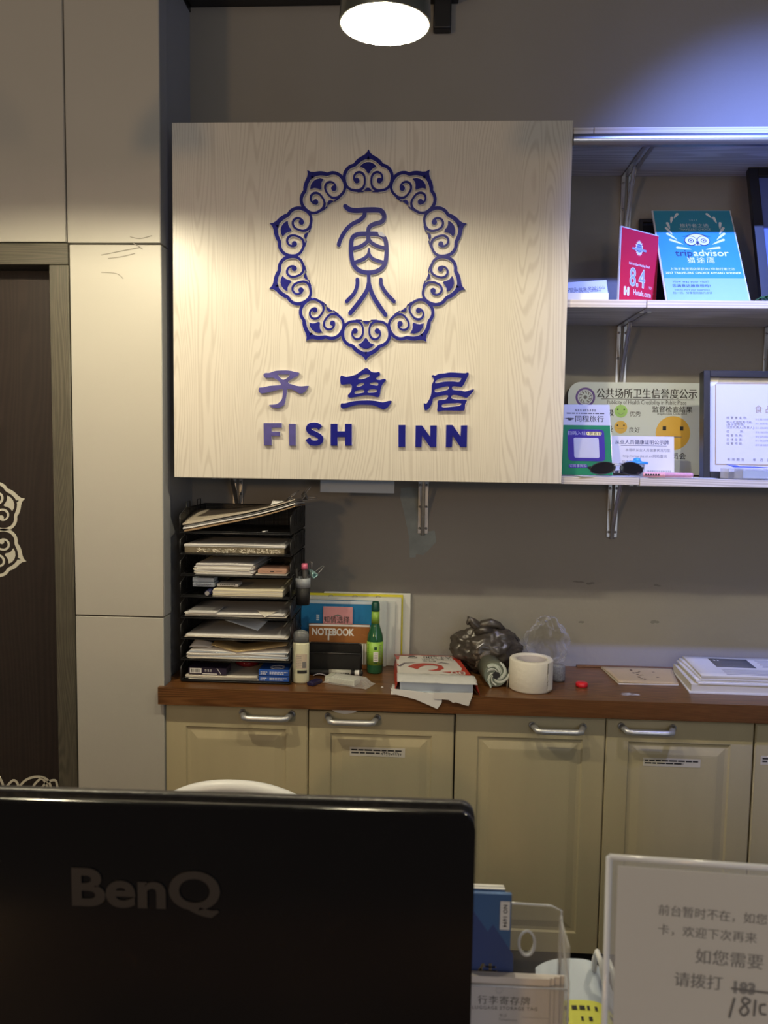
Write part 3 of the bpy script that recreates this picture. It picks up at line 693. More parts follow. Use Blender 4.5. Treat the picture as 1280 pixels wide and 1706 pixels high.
# turquoise award on A4 leaning back
W = 0.20; lean = math.radians(31); H = 0.305
c0 = at(1181, 500, 1.925)
t = thing('travel_award', 'turquoise travellers choice award card with owl face logo', 'award card', (c0.x-W/2, 1.925, ZM+0.003), (-lean, 0, 0))
b = MB(); b.box(0, W, 0, 0.004, 0, H, 0.0008, 1); b.done('acrylic_plate', M['clear_edge'], t)
b = MB(); b.mi = 1; b.box(0.004, W-0.004, -0.0012, -0.0002, 0.0, 0.074); b.mi = 0; b.box(0.004, W-0.004, -0.0012, -0.0002, 0.0741, H-0.003)
mx = W/2; Y_ = -0.0013; b.mi = 2
oz = 0.197; 
for s_ in (-1, 1):
    for i, (ax, az, ang, ln) in enumerate(((0.018, -0.029, 14, 0.034), (0.036, -0.012, 35, 0.036), (0.049, 0.004, 52, 0.034), (0.058, 0.022, 66, 0.032), (0.062, 0.040, 82, 0.028), (0.057, 0.060, 100, 0.027), (0.047, 0.078, 116, 0.022))):
        a = math.radians(ang); x0, z0 = mx+s_*ax, oz+az; x1, z1 = x0+s_*ln*math.cos(a), z0+ln*math.sin(a)*0.75
        b.stroke([(x0, z0), ((x0+x1)/2, (z0+z1)/2+0.0005), (x1, z1)], [0.0008, 0.0062, 0.0072], Y_, 0.0002)
b.mi = 4; b.disc(mx, oz+0.004, 0.026, Y_, 0.0002, 30, rz=0.019)
b.mi = 3; b.stroke([(mx-0.034, oz+0.015), (mx-0.024, oz+0.0165), (mx, oz+0.025), (mx+0.024, oz+0.0165), (mx+0.034, oz+0.015)], [0.001, 0.0026, 0.0022, 0.0026, 0.001], Y_-0.0002, 0.0002)
for s_ in (-1, 1):
    x_ = mx+s_*0.0155
    b.mi = 3; b.disc(x_, oz, 0.0160, Y_-0.0003, 0.0002, 32); b.mi = 2; b.disc(x_, oz, 0.0142, Y_-0.0006, 0.0002, 32)
    b.mi = 3; b.ring(x_, oz, 0.0052, 0.0072, Y_-0.0009, 0.0001); b.disc(x_, oz, 0.0022, Y_-0.0009, 0.0002, 14)
b.shape([[(mx-0.0042, oz-0.003), (mx+0.0042, oz-0.003), (mx, oz-0.016)]], Y_-0.0009, 0.0002)
b.mi = 3; b.text('trip', 0.0295, mx-0.0165, oz-0.042, Y_, align='RIGHT', bold=0.012); b.mi = 2; b.text('advisor', 0.0295, mx-0.0155, oz-0.042, Y_, align='LEFT', bold=0.012)
b.text('猫途鹰', 0.021, mx, oz-0.066, Y_, space=1.25)
b.text('上海子鱼居酒店荣获2017年旅行者之选', 0.0094, mx, 0.103, Y_, sx=0.98); b.text("2017 TRAVELERS' CHOICE AWARD WINNER", 0.0092, mx, 0.0905, Y_, bold=0.02)
b.text('2017', 0.008, mx, 0.268, Y_, space=1.4); b.text('旅行者之选', 0.0145, mx, 0.248, Y_, space=1.0); b.text("TRAVELERS' CHOICE", 0.0085, mx, 0.236, Y_)
b.mi = 3; b.text('How was your visit?', 0.0095, 0.066, 0.0625, Y_, space=1.1); b.text('您满意这趟旅程吗?', 0.0105, 0.066, 0.049, Y_, bold=0.02, space=1.1)
b.text('Scan to share your experience', 0.0068, 0.066, 0.037, Y_); b.text('扫一扫，分享您的旅行点评', 0.0078, 0.066, 0.0265, Y_)
b.done('card_insert', [M['turq'], mat('pale_turquoise', (0.24, 0.44, 0.55), 0.4), M['white'], M['navyink'], M['yel']], t)

def frame_thing(label, x0, x1, ybot, zbot, ztop, lean, bw, depth, glass, name='picture_frame'):
    W = x1-x0; H = (ztop-zbot)/math.cos(lean)
    t = thing(name, label, 'picture frame', (x0, ybot, zbot), (-lean, 0, 0))
    b = MB(); b.box(0, bw, 0, depth, 0, H, 0.001, 1); b.box(W-bw, W, 0, depth, 0, H, 0.001, 1); b.box(bw, W-bw, 0, depth, 0, bw, 0.001, 1); b.box(bw, W-bw, 0, depth, H-bw, H, 0.001, 1)
    b.done('frame', M['blackmetal'], t)
    b = MB(); b.box(bw-0.001, W-bw+0.001, depth*0.4, depth*0.9, bw-0.001, H-bw+0.001); b.done('picture', glass, t)
    return t, W, H
f0 = at(1071, 359, 2.10); f1 = at(1216, 359, 2.10)
frame_thing('slim black picture frame standing behind the turquoise award', f0.x, f1.x, 2.105, ZM+0.0005, f0.z, math.radians(5), 0.009, 0.012, M['glassdark'])
f0 = at(1274, 495, 1.945)
frame_thing('tall black frame leaning at the right end of the middle shelf', f0.x, f0.x+0.26, 1.955, ZM+0.001, zt-0.004, math.radians(19), 0.024, 0.016, mat('violet_print', (0.10, 0.14, 0.40), 0.3, var=0.5, scale=5))
# green leaf sprig peeking at the foot
g = at(1268, 498, 1.90)
b = MB()
for i, (dx, dz, a) in enumerate(((0, 0, 0.3), (0.012, 0.004, 0.9), (0.02, 0.002, -0.2))):
    b.slab(lambda u, v, dx=dx, dz=dz, a=a: (g.x-0.012+dx+0.03*u*math.cos(a)-0.006*math.sin(PI*u)*(v-.5)*2*math.sin(a), 1.906+0.010*math.sin(PI*u)*(v-.5)*2, ZM+0.002+dz+0.008*math.sin(PI*u)), 0.0006, 8, 2)
tag(b.done('leaf_sprig', mat('dark_green_leaf', (0.02, 0.11, 0.05), 0.4)), 'small dark green leaf at the foot of the tall right frame', 'leaf')

# clear wrapped name sign lying on a white block at the left
l0 = at(949, 487, 1.94); r0_ = at(1015, 487, 1.94)
b = MB(); b.box(l0.x-0.04, r0_.x, 1.94, 2.02, ZM+0.0006, at(980, 487, 1.94).z-0.001, 0.001, 1); tag(b.done('white_box', M['white']), 'low white box beside the signboard on the middle shelf', 'box')
t = thing('name_block', 'pale blue plastic sign block with upside-down print on the white box', 'sign block', (r0_.x+0.002, 1.955, at(980, 487, 1.94).z+0.001), (math.radians(-20), math.radians(-4), 0))
b = MB(); b.box(-0.15, 0, 0, 0.006, 0, 0.038, 0.001, 1); b.mi = 1
b.text('中外宾客寄存物品处', 0.011, -0.055, 0.017, -0.0001, rot=PI); b.text('Luggage Storage Catering', 0.0085, -0.060, 0.008, -0.0001, rot=PI)
b.done('plate', [mat('pale_blue_plastic', (0.45, 0.52, 0.72), 0.2), M['navyink']], t)

# ------------------------------------------------------------------ things on the lowest shelf
hl = at(949, 700, 2.10); hr = at(1180, 700, 2.10); htop = at(1050, 637, 2.12).z
lean = math.radians(4); H = (htop-ZB)/math.cos(lean); W = hr.x-hl.x+0.03
t = thing('health_notice', 'rounded white health credibility notice with green and yellow faces', 'notice board', (hl.x, 2.115, ZB+0.001), (-lean, 0, 0))
b = MB(); b.rrect(0, W, 0.002, H, 0.034, 0.004, 0.004, 10); b.mi = 1
def hz(py): return (at(1050, py, 2.11).z-ZB)
def hx_(px, py=700): return at(px, py, 2.11).x-hl.x
Y_ = -0.0001
b.text('公共场所卫生信誉度公示', 0.0285, (hx_(1003, 657)+hx_(1160, 657))/2, hz(656), Y_, bold=0.022, sx=0.855)
b.box(hx_(1003), hx_(1160), Y_-0.0005, Y_, hz(665.0), hz(664.2))
b.text('Publicity of Health Credibility in Public Place', 0.0165, (hx_(1003, 669)+hx_(1160, 669))/2, hz(670), Y_, sx=0.71)
b.text('级', 0.020, hx_(1019), hz(689), Y_, bold=0.02); b.text('级', 0.020, hx_(1018), hz(716), Y_, bold=0.02)
b.text('优秀', 0.0155, hx_(1061), hz(690), Y_); b.text('良好', 0.0155, hx_(1060), hz(717), Y_)
b.text('监督检查结果', 0.0178, hx_(1123), hz(682), Y_, bold=0.02); b.text('Inspection Outcome', 0.0095, hx_(1123), hz(688.5), Y_)
b.text('卫生和计划生育委员会', 0.0195, hx_(1148), hz(760), Y_, align='RIGHT', bold=0.01)
def face(px, py, r, m0, mouth):
    x_, z_ = hx_(px, py), hz(py); b.mi = m0; b.disc(x_, z_, r, Y_, 0.0003, 40); b.mi = 1
    for s_ in (-1, 1): b.box(x_+s_*r*0.50-r*0.10, x_+s_*r*0.50+r*0.10, Y_-0.0006, Y_-0.0003, z_+r*0.16, z_+r*0.40)
    b.mi = 5; b.stroke([(x_-r*0.5, z_-r*0.22), (x_, z_-r*(0.22+mouth)), (x_+r*0.5, z_-r*0.22)], r*0.05, Y_-0.0003, 0.0003, False)
face(1037.5, 685, 0.0172, 2, 0.35); face(1036.5, 712, 0.0172, 3, 0); face(1124, 721, 0.0455, 3, 0)
x_, z_ = hx_(978, 661), hz(662)
b.mi = 4; b.ring(x_, z_, 0.0205, 0.0262, Y_, 0.0003); b.ring(x_, z_, 0.0165, 0.0175, Y_, 0.0003); b.mi = 5
for i in range(10):
    a = -PI/2+0.5+i*0.6; b.stroke([(x_+0.011*math.cos(a), z_+0.011*math.sin(a)), (x_+0.0155*math.cos(a+.2), z_+0.0155*math.sin(a+.2))], 0.0026, Y_, 0.0003)
b.disc(x_, z_, 0.005, Y_, 0.0003)
b.done('notice_plate', [mat('notice_white', (0.62, 0.70, 0.72), 0.35), M['ink'], mat('face_green', (0.33, 0.60, 0.16), 0.4), mat('face_yellow', (0.72, 0.45, 0.07), 0.4), mat('seal_purple', (0.13, 0.07, 0.33), 0.5), M['inkgrey']], t)

# green card with blank purple field
r1 = at(1022, 792, 1.943); lean = math.radians(20); W = 0.131; H = (at(1000, 676, 1.998).z-ZB)/math.cos(lean)
t = thing('booking_card', 'green acrylic card with purple square propped beside the signboard', 'card', (r1.x-W, 1.945, ZB+0.003), (-lean, 0, 0))
b = MB(); b.box(0, W, 0, 0.004, 0, H); b.done('acrylic_plate', M['clear_edge'], t)
b = MB(); b.box(0.001, W-0.001, -0.0011, -0.0002, 0, H*0.70); b.mi = 1; b.box(0.001, W-0.001, -0.0011, -0.0002, H*0.7001, H-0.001)
Y_ = -0.0012; b.mi = 2; b.rrect(W*0.17, W*0.87, H*0.19, H*0.64, 0.010, Y_, 0.0003); b.rrect(W*0.17, W*0.53, H*0.095, H*0.145, 0.004, Y_, 0.0003); b.rrect(W*0.62, W*0.95, H*0.095, H*0.145, 0.004, Y_, 0.0003)
b.mi = 1; b.rrect(W*0.285, W*0.76, H*0.235, H*0.52, 0.004, Y_-0.0004, 0.0003)
b.mi = 3; b.rrect(W*0.53, W*0.82, H*0.555, H*0.605, 0.004, Y_-0.0004, 0.0003); b.mi = 1; b.text('扫码入住', 0.0115, W*0.35, H*0.58, Y_-0.0004); b.text('订房享折扣', 0.0085, W*0.35, H*0.12, Y_-0.0004); b.text('专享礼', 0.0085, W*0.77, H*0.12, Y_-0.0004)
b.mi = 4; b.text('+更省钱', 0.0105, W*0.675, H*0.58, Y_-0.0008, bold=0.02); b.text('同程旅行', 0.0185, W*0.60, H*0.785, Y_, bold=0.015)
b.shape([[(W*0.12, H*0.795), (W*0.2, H*0.805), (W*0.30, H*0.80), (W*0.31, H*0.79), (W*0.26, H*0.775), (W*0.24, H*0.765), (W*0.2, H*0.768), (W*0.19, H*0.785)]], Y_, 0.0003)
b.glyphs(W*0.33, W*0.72, H*0.915, 0.006, Y_); b.dashes(W*0.17, W*0.9, H*0.87, 0.0028, Y_, (1, 4))
b.done('card_insert', [mat('vivid_green', (0.008, 0.16, 0.055), 0.6, spec=0.15), mat('pale_grey_print', (0.42, 0.42, 0.44), 0.6), mat('deep_purple', (0.035, 0.018, 0.19), 0.6, spec=0.15), M['yel'], M['ink']], t)

# small white notice in a slanted stand
n1 = at(1124, 787, 2.02); lean = math.radians(9); W = 0.185; zt2 = at(1120, 728, 2.03).z; H = (zt2-ZB)/math.cos(lean)
t = thing('staff_notice', 'small white plastic staff health notice before the large notice', 'notice', (n1.x-W, 2.02, ZB+0.001), (-lean, 0, 0))
b = MB(); b.box(0, W, 0, 0.003, 0, H); b.box(0, W, -0.03, 0, 0.004, 0.006); b.mi = 1
Y_ = -0.0001; b.text('从业人员健康证明公示牌', 0.0125, W*0.56, H*0.84, Y_, bold=0.012); b.box(W*0.27, W*0.90, Y_-0.0003, Y_, H*0.755, H*0.762)
b.mi = 2; b.text('本场所从业人员健康状况可至', 0.0088, W*0.64, H*0.64, Y_); b.text('http://www.jkz.sh.cn网站查询', 0.0092, W*0.60, H*0.49, Y_); b.text('投诉电话', 0.0088, W*0.38, H*0.34, Y_); b.glyphs(W*0.62, W*0.95, H*0.12, 0.0045, Y_)
b.done('plate', [mat('cream_plastic', (0.64, 0.60, 0.52), 0.3), M['navyink'], M['inkgrey']], t)

# certificate frame
c0 = at(1170, 793, 1.93); c1 = at(1167, 616, 1.965); 
t, W, H = frame_thing('black framed food business certificate on the lowest shelf', c0.x+0.009, c0.x+0.369, 1.945, ZB+0.001, c1.z, math.radians(7), 0.016, 0.03, mat('certificate_paper', (0.62, 0.61, 0.61), 0.35), 'certificate_frame')
pic = t.children[1]
b = MB(); Y_ = 0.0118; b.mi = 0
bw = 0.016
b.shape([[(bw, H-bw), (bw+0.026, H-bw), (bw+0.022, H-bw-0.012), (bw+0.012, H-bw-0.020), (bw, H-bw-0.023)]], Y_, 0.0004)
b.mi = 2
for (a_, c_, d_, e_) in ((bw+0.016, bw+0.0185, bw+0.020, H-bw-0.012), (bw+0.016, W-bw-0.014, H-bw-0.0145, H-bw-0.012), (bw+0.016, W-bw-0.014, bw+0.0175, bw+0.020)): b.box(a_, c_, Y_-0.0002, Y_, d_, e_)
b.text('食品经营许可证', 0.0205, W*0.60, H*0.645, Y_, space=1.55)
b.mi = 1
for i, s_ in enumerate(('经 营 者 名 称:', '统一社会信用代码:', '(身份证号码)', '法定代表人(负责人):', '住          所:', '经 营 场 所:', '主 体 业 态:', '经 营 项 目:')):
    zz = H*(0.565-(0, .04, .063, .09, .128, .165, .203, .24)[i]*1.0); b.text(s_, 0.0072, W*0.165, zz, Y_, align='LEFT', space=1.15)
for i in range(7): b.mi = 3; b.glyphs(W*0.36, W*0.9, H*(0.555-0.04*i), 0.0048, Y_)
b.mi = 1; b.text('有 效 期 至       年   月   日', 0.008, W*0.17, H*0.175, Y_, align='LEFT', space=1.15)
o = b.done('certificate_print', [mat('warm_paper_corner', (0.80, 0.78, 0.70), 0.5), M['inkgrey'], mat('gold_print', (0.36, 0.27, 0.16), 0.5), mat('faint_print', (0.40, 0.40, 0.42), 0.8)], t); o.parent = pic; 

# clear tub with blue lid, sunglasses, pen, loose papers, card box
c = at(1061, 783, 1.965)
t = thing('plastic_tub', 'tiny clear tub with bright blue lid behind the sunglasses', 'tub', (c.x, 1.965, ZB+0.001))
b = MB(); b.lathe([(0.0, 0), (0.017, 0), (0.020, 0.030), (0.0185, 0.030), (0.016, 0.002), (0, 0.002)], n=28); b.done('tub', M['clear'], t)
b = MB(); b.lathe([(0.0, 0.0305), (0.027, 0.0305), (0.027, 0.036), (0.012, 0.0375), (0.009, 0.041), (0.008, 0.045), (0, 0.047)], n=28); b.done('lid', mat('sky_blue_plastic', (0.04, 0.28, 0.75), 0.3), t)
c = at(1029, 790, 1.895); gz = ZB+0.0035
t = thing('sunglasses', 'black wraparound sunglasses resting on the lowest shelf', 'sunglasses', (c.x, 1.897, gz))
lens = mat('black_lens', (0.008, 0.008, 0.011), 0.08)
for s_ in (-1, 1):
    b = MB()
    def ln(u, v, s_=s_):
        a = 2*PI*u; r = v
        x = 0.034+0.0285*math.cos(a)*r*(1.0); z = 0.016+(0.0165 if math.sin(a) > 0 else 0.0125)*math.sin(a)*r+0.003*math.cos(a)*r*-1
        y = -0.004+0.20*(x/0.07)**2*0.07
        return (s_*x, y+0.001, z)
    b.quadgrid(ln, 28, 4); b.quadgrid(lambda u, v: tuple(Vector(ln(u, v))+Vector((0, 0.0018, 0))), 28, 4); b.done('lens', lens, t)
    b = MB(); b.tube([Vector(ln(k/28, 1.0))+Vector((0, 0.0009, 0)) for k in range(28)], 0.0013, 6, closed=True)
    b.tube([(s_*0.063, 0.010, 0.020), (s_*0.066, 0.018, 0.018), (s_*0.058, 0.023+0.004*s_, 0.013), (s_*0.0, 0.023+0.004*s_, 0.010), (-s_*0.045, 0.021+0.004*s_, 0.004)], [0.0025, 0.0022, 0.0016, 0.002, 0.0022], 8)
    b.done('temple', M['blackmetal'], t)
b = MB(); b.tube([(-0.009, -0.003, 0.024), (-0.004, -0.005, 0.0265), (0.004, -0.005, 0.0265), (0.009, -0.003, 0.024)], 0.0012, 8); b.tube([(-0.013, -0.003, 0.029), (0, -0.004, 0.0305), (0.013, -0.003, 0.029)], 0.001, 8)
for s_ in (-1, 1): b.tube([(s_*0.009, -0.002, 0.016), (s_*0.006, 0.006, 0.012), (s_*0.006, 0.007, 0.007)], [0.0009, 0.002, 0.0022], 8)
b.done('bridge', M['silver'], t)
p0 = at(1066, 789, 1.905); p1 = at(1149, 789, 1.905)
t = thing('pink_pen', 'pink patterned pen lying beside the sunglasses', 'pen', (p0.x+0.004, 1.893+0.0, ZB+0.0076))
b = MB(); L_ = p1.x-p0.x; b.lathe([(0, 0), (0.005, 0.001), (0.0062, 0.006), (0.0062, L_*0.42), (0.0066, L_*0.425), (0.0066, L_*0.45), (0.006, L_*0.455), (0.006, L_-0.004), (0.0045, L_), (0, L_)], n=18, axis='x')
b.mi = 1
for k in range(6): b.box(0.004+k*0.006, 0.008+k*0.006, -0.0068, -0.0055, -0.002, 0.0022)
b.done('barrel', [mat('pink_glitter', (0.72, 0.36, 0.44), 0.3, var=0.25, scale=200), M['ink']], t)
def sheet(name, label, cx, cy, z, w, h, rz, m0, curl=0.0, th=0.0006, group=None, cat='paper', tilt=0.0, dog=0.0):
    b = MB(); R = Matrix.Rotation(rz, 4, 'Z')
    def fn(u, v):
        p = R @ Vector(((u-.5)*w, (v-.5)*h, 0)); return (cx+p.x, cy+p.y, z+th+curl*((2*u-1)**2)+tilt*(u-.5)+dog*max(0, (1-u)+(1-v)-1.6)**2*4)
    b.slab(fn, th, 10, 8); return tag(b.done(name, m0), label, cat, group)
pa = at(1020, 796, 1.90)
sheet('loose_paper', 'white paper slip under the sunglasses at the shelf edge', pa.x-0.01, 1.925, ZB+0.0004, 0.15, 0.075, 0.10, M['paper'], 0.0010)
pa = at(1160, 797, 1.90)
sheet('loose_paper', 'white paper slip under the pink pen and framed certificate', pa.x-0.03, 1.915, ZB+0.0004, 0.16, 0.055, -0.04, M['paper'])
q = at(1214, 797, 1.885)
t = thing('card_box', 'clear plastic box of blue cards before the framed certificate', 'card box', (q.x, 1.888, ZB+0.001))
b = MB(); b.box(0, 0.105, 0, 0.0015, 0, 0.024); b.box(0, 0.0015, 0, 0.05, 0, 0.024); b.box(0.1035, 0.105, 0, 0.05, 0, 0.024); b.box(0, 0.105, 0.0485, 0.05, 0, 0.024); b.box(0, 0.105, 0, 0.05, 0, 0.0015); b.box(0.033, 0.0345, 0, 0.05, 0, 0.024); b.done('box', M['clear'], t)
b = MB(); b.box(0.036, 0.102, 0.003, 0.047, 0.002, 0.020); b.mi = 1; b.slab(lambda u, v: (0.012+0.085*u, 0.002+0.046*v, 0.0285+0.006*(1-u)*v), 0.001, 3, 3); b.mi = 2; b.slab(lambda u, v: (0.03+0.05*u, 0.015+0.012*v, 0.0305+0.002*(1-u)*v), 0.0008, 3, 3)
b.done('cards', [M['paperblue'], mat('royal_blue_card', (0.04, 0.09, 0.50), 0.3), M['white']], t)

# ------------------------------------------------------------------ letter tray stack
TX0, TX1, TY0, TY1 = -0.605, -0.326, 1.900, 2.125; TZ = CT+0.0035; TS = 0.0540
t = thing('letter_tray_stack', 'tall stack of black wire mesh letter trays full of papers', 'letter trays', ((TX0+TX1)/2, (TY0+TY1)/2, CT+0.0005))
LT = t
wr = 0.0016
def tz(k): return TZ+k*TS
for k in range(8):
    z = tz(k); hgt = 0.046 if k < 7 else 0.058
    b = MB(); b.mi = 0
    def bar(*pts, r=wr): b.tube(pts, r, 6)
    bar((TX0, TY0, z), (TX1, TY0, z)); bar((TX0, TY0, z+0.004), (TX1, TY0, z+0.004), r=0.001)
    bar((TX0, TY0, z), (TX0, TY0, z+hgt*0.75), (TX0, TY0+0.05, z+hgt), (TX0, TY1, z+hgt), (TX1, TY1, z+hgt), (TX1, TY0+0.05, z+hgt), (TX1, TY0, z+hgt*0.75), (TX1, TY0, z))
    bar((TX0, TY1, z), (TX0, TY1, z+hgt)); bar((TX1, TY1, z), (TX1, TY1, z+hgt)); bar((TX0, TY1, z), (TX1, TY1, z)); bar((TX0, TY0, z), (TX0, TY1, z)); bar((TX1, TY0, z), (TX1, TY1, z))
    for xx in (TX0, TX1):       # stacking loops on the sides
        for yy in (TY0+0.055, TY0+0.15):
            h2 = TS if k < 7 else hgt+0.018
            bar((xx, yy, z+hgt*0.3), (xx, yy, z+h2-0.002), (xx, yy+0.03, z+h2-0.002), (xx, yy+0.03, z+hgt*0.3), r=0.0013)
    b.mi = 1
    b.box(TX0+0.001, TX1-0.001, TY0+0.001, TY1-0.001, z-0.0004, z+0.0004)
    for xx in (TX0, TX1): b._f([b._v(p) for p in ((xx, TY0, z), (xx, TY1, z), (xx, TY1, z+hgt), (xx, TY0+0.05, z+hgt), (xx, TY0, z+hgt*0.75))])
    b._f([b._v(p) for p in ((TX0, TY1, z), (TX1, TY1, z), (TX1, TY1, z+hgt), (TX0, TY1, z+hgt))])
    b.done('tray', [M['blackmetal'], M['mesh']], t, world=True)

def pile(name, label, x0, x1, y0, y1, z, n, th, m0, jit=0.004, curve=0.0, cat='papers', wav=0.001, group=None, tiltx=0.0):
    """a bundle of sheets, each slightly shifted"""
    b = MB(); zz = z
    for i in range(n):
        dx, dy, a = random.uniform(-jit, jit)*1.2, random.uniform(-jit, jit*.3)*1.6, random.uniform(-jit, jit)*5
        ph = random.uniform(0, 6)
        b.mi = i % len(m0)
        cx, cy, w_, h_ = (x0+x1)/2+dx, (y0+y1)/2+dy*.5, x1-x0, y1-y0; ca, sa = math.cos(a), math.sin(a)
        lx = TX0+0.004; hx2 = TX1-0.004
        def fn(u, v, zz=zz):
            X, Yv = (u-.5)*w_, (v-.5)*h_
            return (cx+X*ca-Yv*sa, cy+X*sa+Yv*ca, zz+th*0.9+wav*0.7*(1+math.sin(u*7+ph))*(i/max(n, 1))+curve*(2*u-1)**2+tiltx*u)
        b.slab(fn, th*0.86, 8, 5); zz += th
    return tag(b.done(name, m0), label, cat, group)
PP = [M['paper'], M['paper2'], M['paper']]
e0, e1 = TX0+0.012, TX1-0.012; y0_, y1_ = TY0+0.008, TY1-0.012
G7 = 0.0012
# bottom tray: papers, blue boxes, barcode pack, red thing
pile('paper_pile', 'thin flat papers in the bottom letter tray under the boxes', e0, e0+0.185, y0_, y1_, tz(0)+G7, 4, 0.0022, [M['paper2'], M['inkgrey'], M['paper2']], curve=0.002)
def lying_box(name, label, x0, x1, y0, y1, z0, z1, m0, cat='box', extra=None, mats=()):
    b = MB(); b.box(x0, x1, y0, y1, z0, z1, 0.0008, 1)
    if extra: extra(b, x0, x1, y0, z0, z1)
    return tag(b.done(name, [m0, *mats]), label, cat)
bx0 = at(430, 1130, TY0).x; bx1 = at(482, 1130, TY0).x
BLU = mat('blue_carton', (0.02, 0.09, 0.42), 0.4)
def ex(b, x0, x1, y0, z0, z1):
    b.mi = 1; b.dashes(x0+0.005, x0+0.022, z0+(z1-z0)*.62, 0.0022, y0, (1, 3)); b.dashes(x0+0.028, x1-0.006, z0+(z1-z0)*.62, 0.0018, y0, (2, 4)); b.dashes(x0+0.028, x1-0.016, z0+(z1-z0)*.35, 0.0018, y0, (2, 4)); b.dashes(x0+0.005, x0+0.018, z0+(z1-z0)*.3, 0.0022, y0, (1, 2))
lying_box('carton', 'small blue carton in the bottom tray, under another blue carton', bx0, bx1, TY0+0.006, TY0+0.075, tz(0)+0.0012, tz(0)+0.0165, BLU, extra=ex, mats=[M['white']])
def ex2(b, x0, x1, y0, z0, z1):
    ex(b, x0, x1, y0, z0, z1)
    b.M = Matrix(((1, 0, 0, 0), (0, 0, 1, 0), (0, -1, 0, 0), (0, 0, 0, 1))); b.M = Matrix.Translation((0, 0, 0))
    for r_ in (0.014, 0.017):
        pts = [((x0+x1)/2+0.004+r_*1.1*math.cos(2*PI*k/24), y0+0.026+r_*math.sin(2*PI*k/24), z1+0.0001) for k in range(24)]
        b.tube(pts, 0.0005, 4, closed=True)
    b.box((x0+x1)/2-0.004, (x0+x1)/2+0.012, y0+0.022, y0+0.029, z1, z1+0.0004)
lying_box('carton', 'small blue carton with ring print on top, upper of the two cartons', bx0+0.0005, bx1+0.0008, TY0+0.005, TY0+0.072, tz(0)+0.0172, tz(0)+0.0325, BLU, extra=ex2, mats=[M['white']])
def ex3(b, x0, x1, y0, z0, z1):
    h = z1-z0; b.mi = 1; b.box(x0+0.004, x0+0.034, y0-0.0004, y0, z0+h*.2, z0+h*.92); b.mi = 2
    for k in range(9): xx = x0+0.008+k*0.0026; b.box(xx, xx+random.choice((0.0008, 0.0014)), y0-0.0006, y0-0.0004, z0+h*.3, z0+h*.82)
    b.mi = 1; b.glyphs(x0+0.042, x0+0.060, z0+h*.6, 0.0065, y0); b.stroke([(x1-0.024, z1-0.001), (x1-0.014, z0+0.002)], 0.0012, y0, 0.0004, False); b.box(x0+0.036, x1-0.024, y0-0.0003, y0, z0+h*.05, z0+h*.18)
q = at(314, 1117, TY0+0.012)
lying_box('barcode_pack', 'dark violet pack with white barcode label in the bottom tray', q.x, q.x+0.098, TY0+0.012, TY0+0.06, tz(0)+0.0135, tz(0)+0.0315, mat('dark_violet_pack', (0.03, 0.022, 0.05), 0.35), cat='pack', extra=ex3, mats=[M['paper'], M['ink']])
b = MB(); q = at(410, 1113, TY0+0.10)
b.lathe([(0, 0), (0.028, 0.001), (0.034, 0.008), (0.030, 0.016), (0.012, 0.021), (0, 0.022)], (q.x, TY0+0.12, tz(0)+0.012), 24); tag(b.done('red_tape_roll', mat('deep_red_gloss', (0.20, 0.008, 0.012), 0.12)), 'glossy dark red roll at the back of the bottom tray', 'roll')
# tray 1 (second from bottom): messy thick pile and two brown folded folders
pile('paper_pile', 'messy thick pile of white papers in the second tray from the bottom', e0+0.002, e1, y0_, y1_, tz(1)+G7, 9, 0.0021, [M['paper'], M['paper2'], M['paper'], M['paperblue']], jit=0.006, wav=0.003)
def bent_card(name, label, pts, w, m0, th=0.0012, cat='folder'):
    b = MB(); n = len(pts)-1
    def fn(u, v):
        i = min(int(u*n), n-1); f_ = u*n-i; p = Vector(pts[i]).lerp(Vector(pts[i+1]), f_); return (p.x, p.y+v*w, p.z)
    b.slab(fn, th, n*3, 3); return tag(b.done(name, m0), label, cat)
q1_, q2_, q3_ = at(352, 1067, TY0+0.02), at(395, 1092, TY0+0.004), at(483, 1063, TY0+0.02)
bent_card('kraft_folder', 'bent kraft folder edge over the messy pile, second tray from the bottom', [(q1_.x, TY0+0.02, tz(1)+0.036), (q2_.x, TY0+0.004, tz(1)+0.0235), (q2_.x+0.06, TY0+0.01, tz(1)+0.031), (q3_.x-0.008, TY0+0.02, tz(1)+0.040)], 0.11, M['kraft'], 0.002)
q = at(318, 1075, TY0+0.02)
b = MB(); b.slab(lambda u, v: (q.x-0.005+0.055*u+0.01*v, TY0+0.022+0.03*v, tz(1)+0.027+0.017*v*(1-u*0.8)+0.003*math.sin(3*u)), 0.0006, 8, 4); tag(b.done('loose_paper', M['paper']), 'curled white speckled slip left of the bent kraft folder', 'paper')
# tray 2
pile('paper_pile', 'few pale sheets lying flat in the third tray from the bottom', e0, e1, y0_, y1_, tz(2)+G7, 4, 0.0016, [M['paper2'], M['paper']], jit=0.005, curve=0.0012)
b = MB(); q = at(380, 1032, TY0+0.03)
b.slab(lambda u, v: (q.x+0.012+0.085*u-0.02*v, TY0+0.03+0.07*(1-v)*(1-u*.6), tz(2)+0.044-0.020*u*v-0.005*u), 0.0006, 6, 6); tag(b.done('loose_paper', M['paperblue']), 'dark bluish sheet drooping above the third tray from the bottom', 'paper')
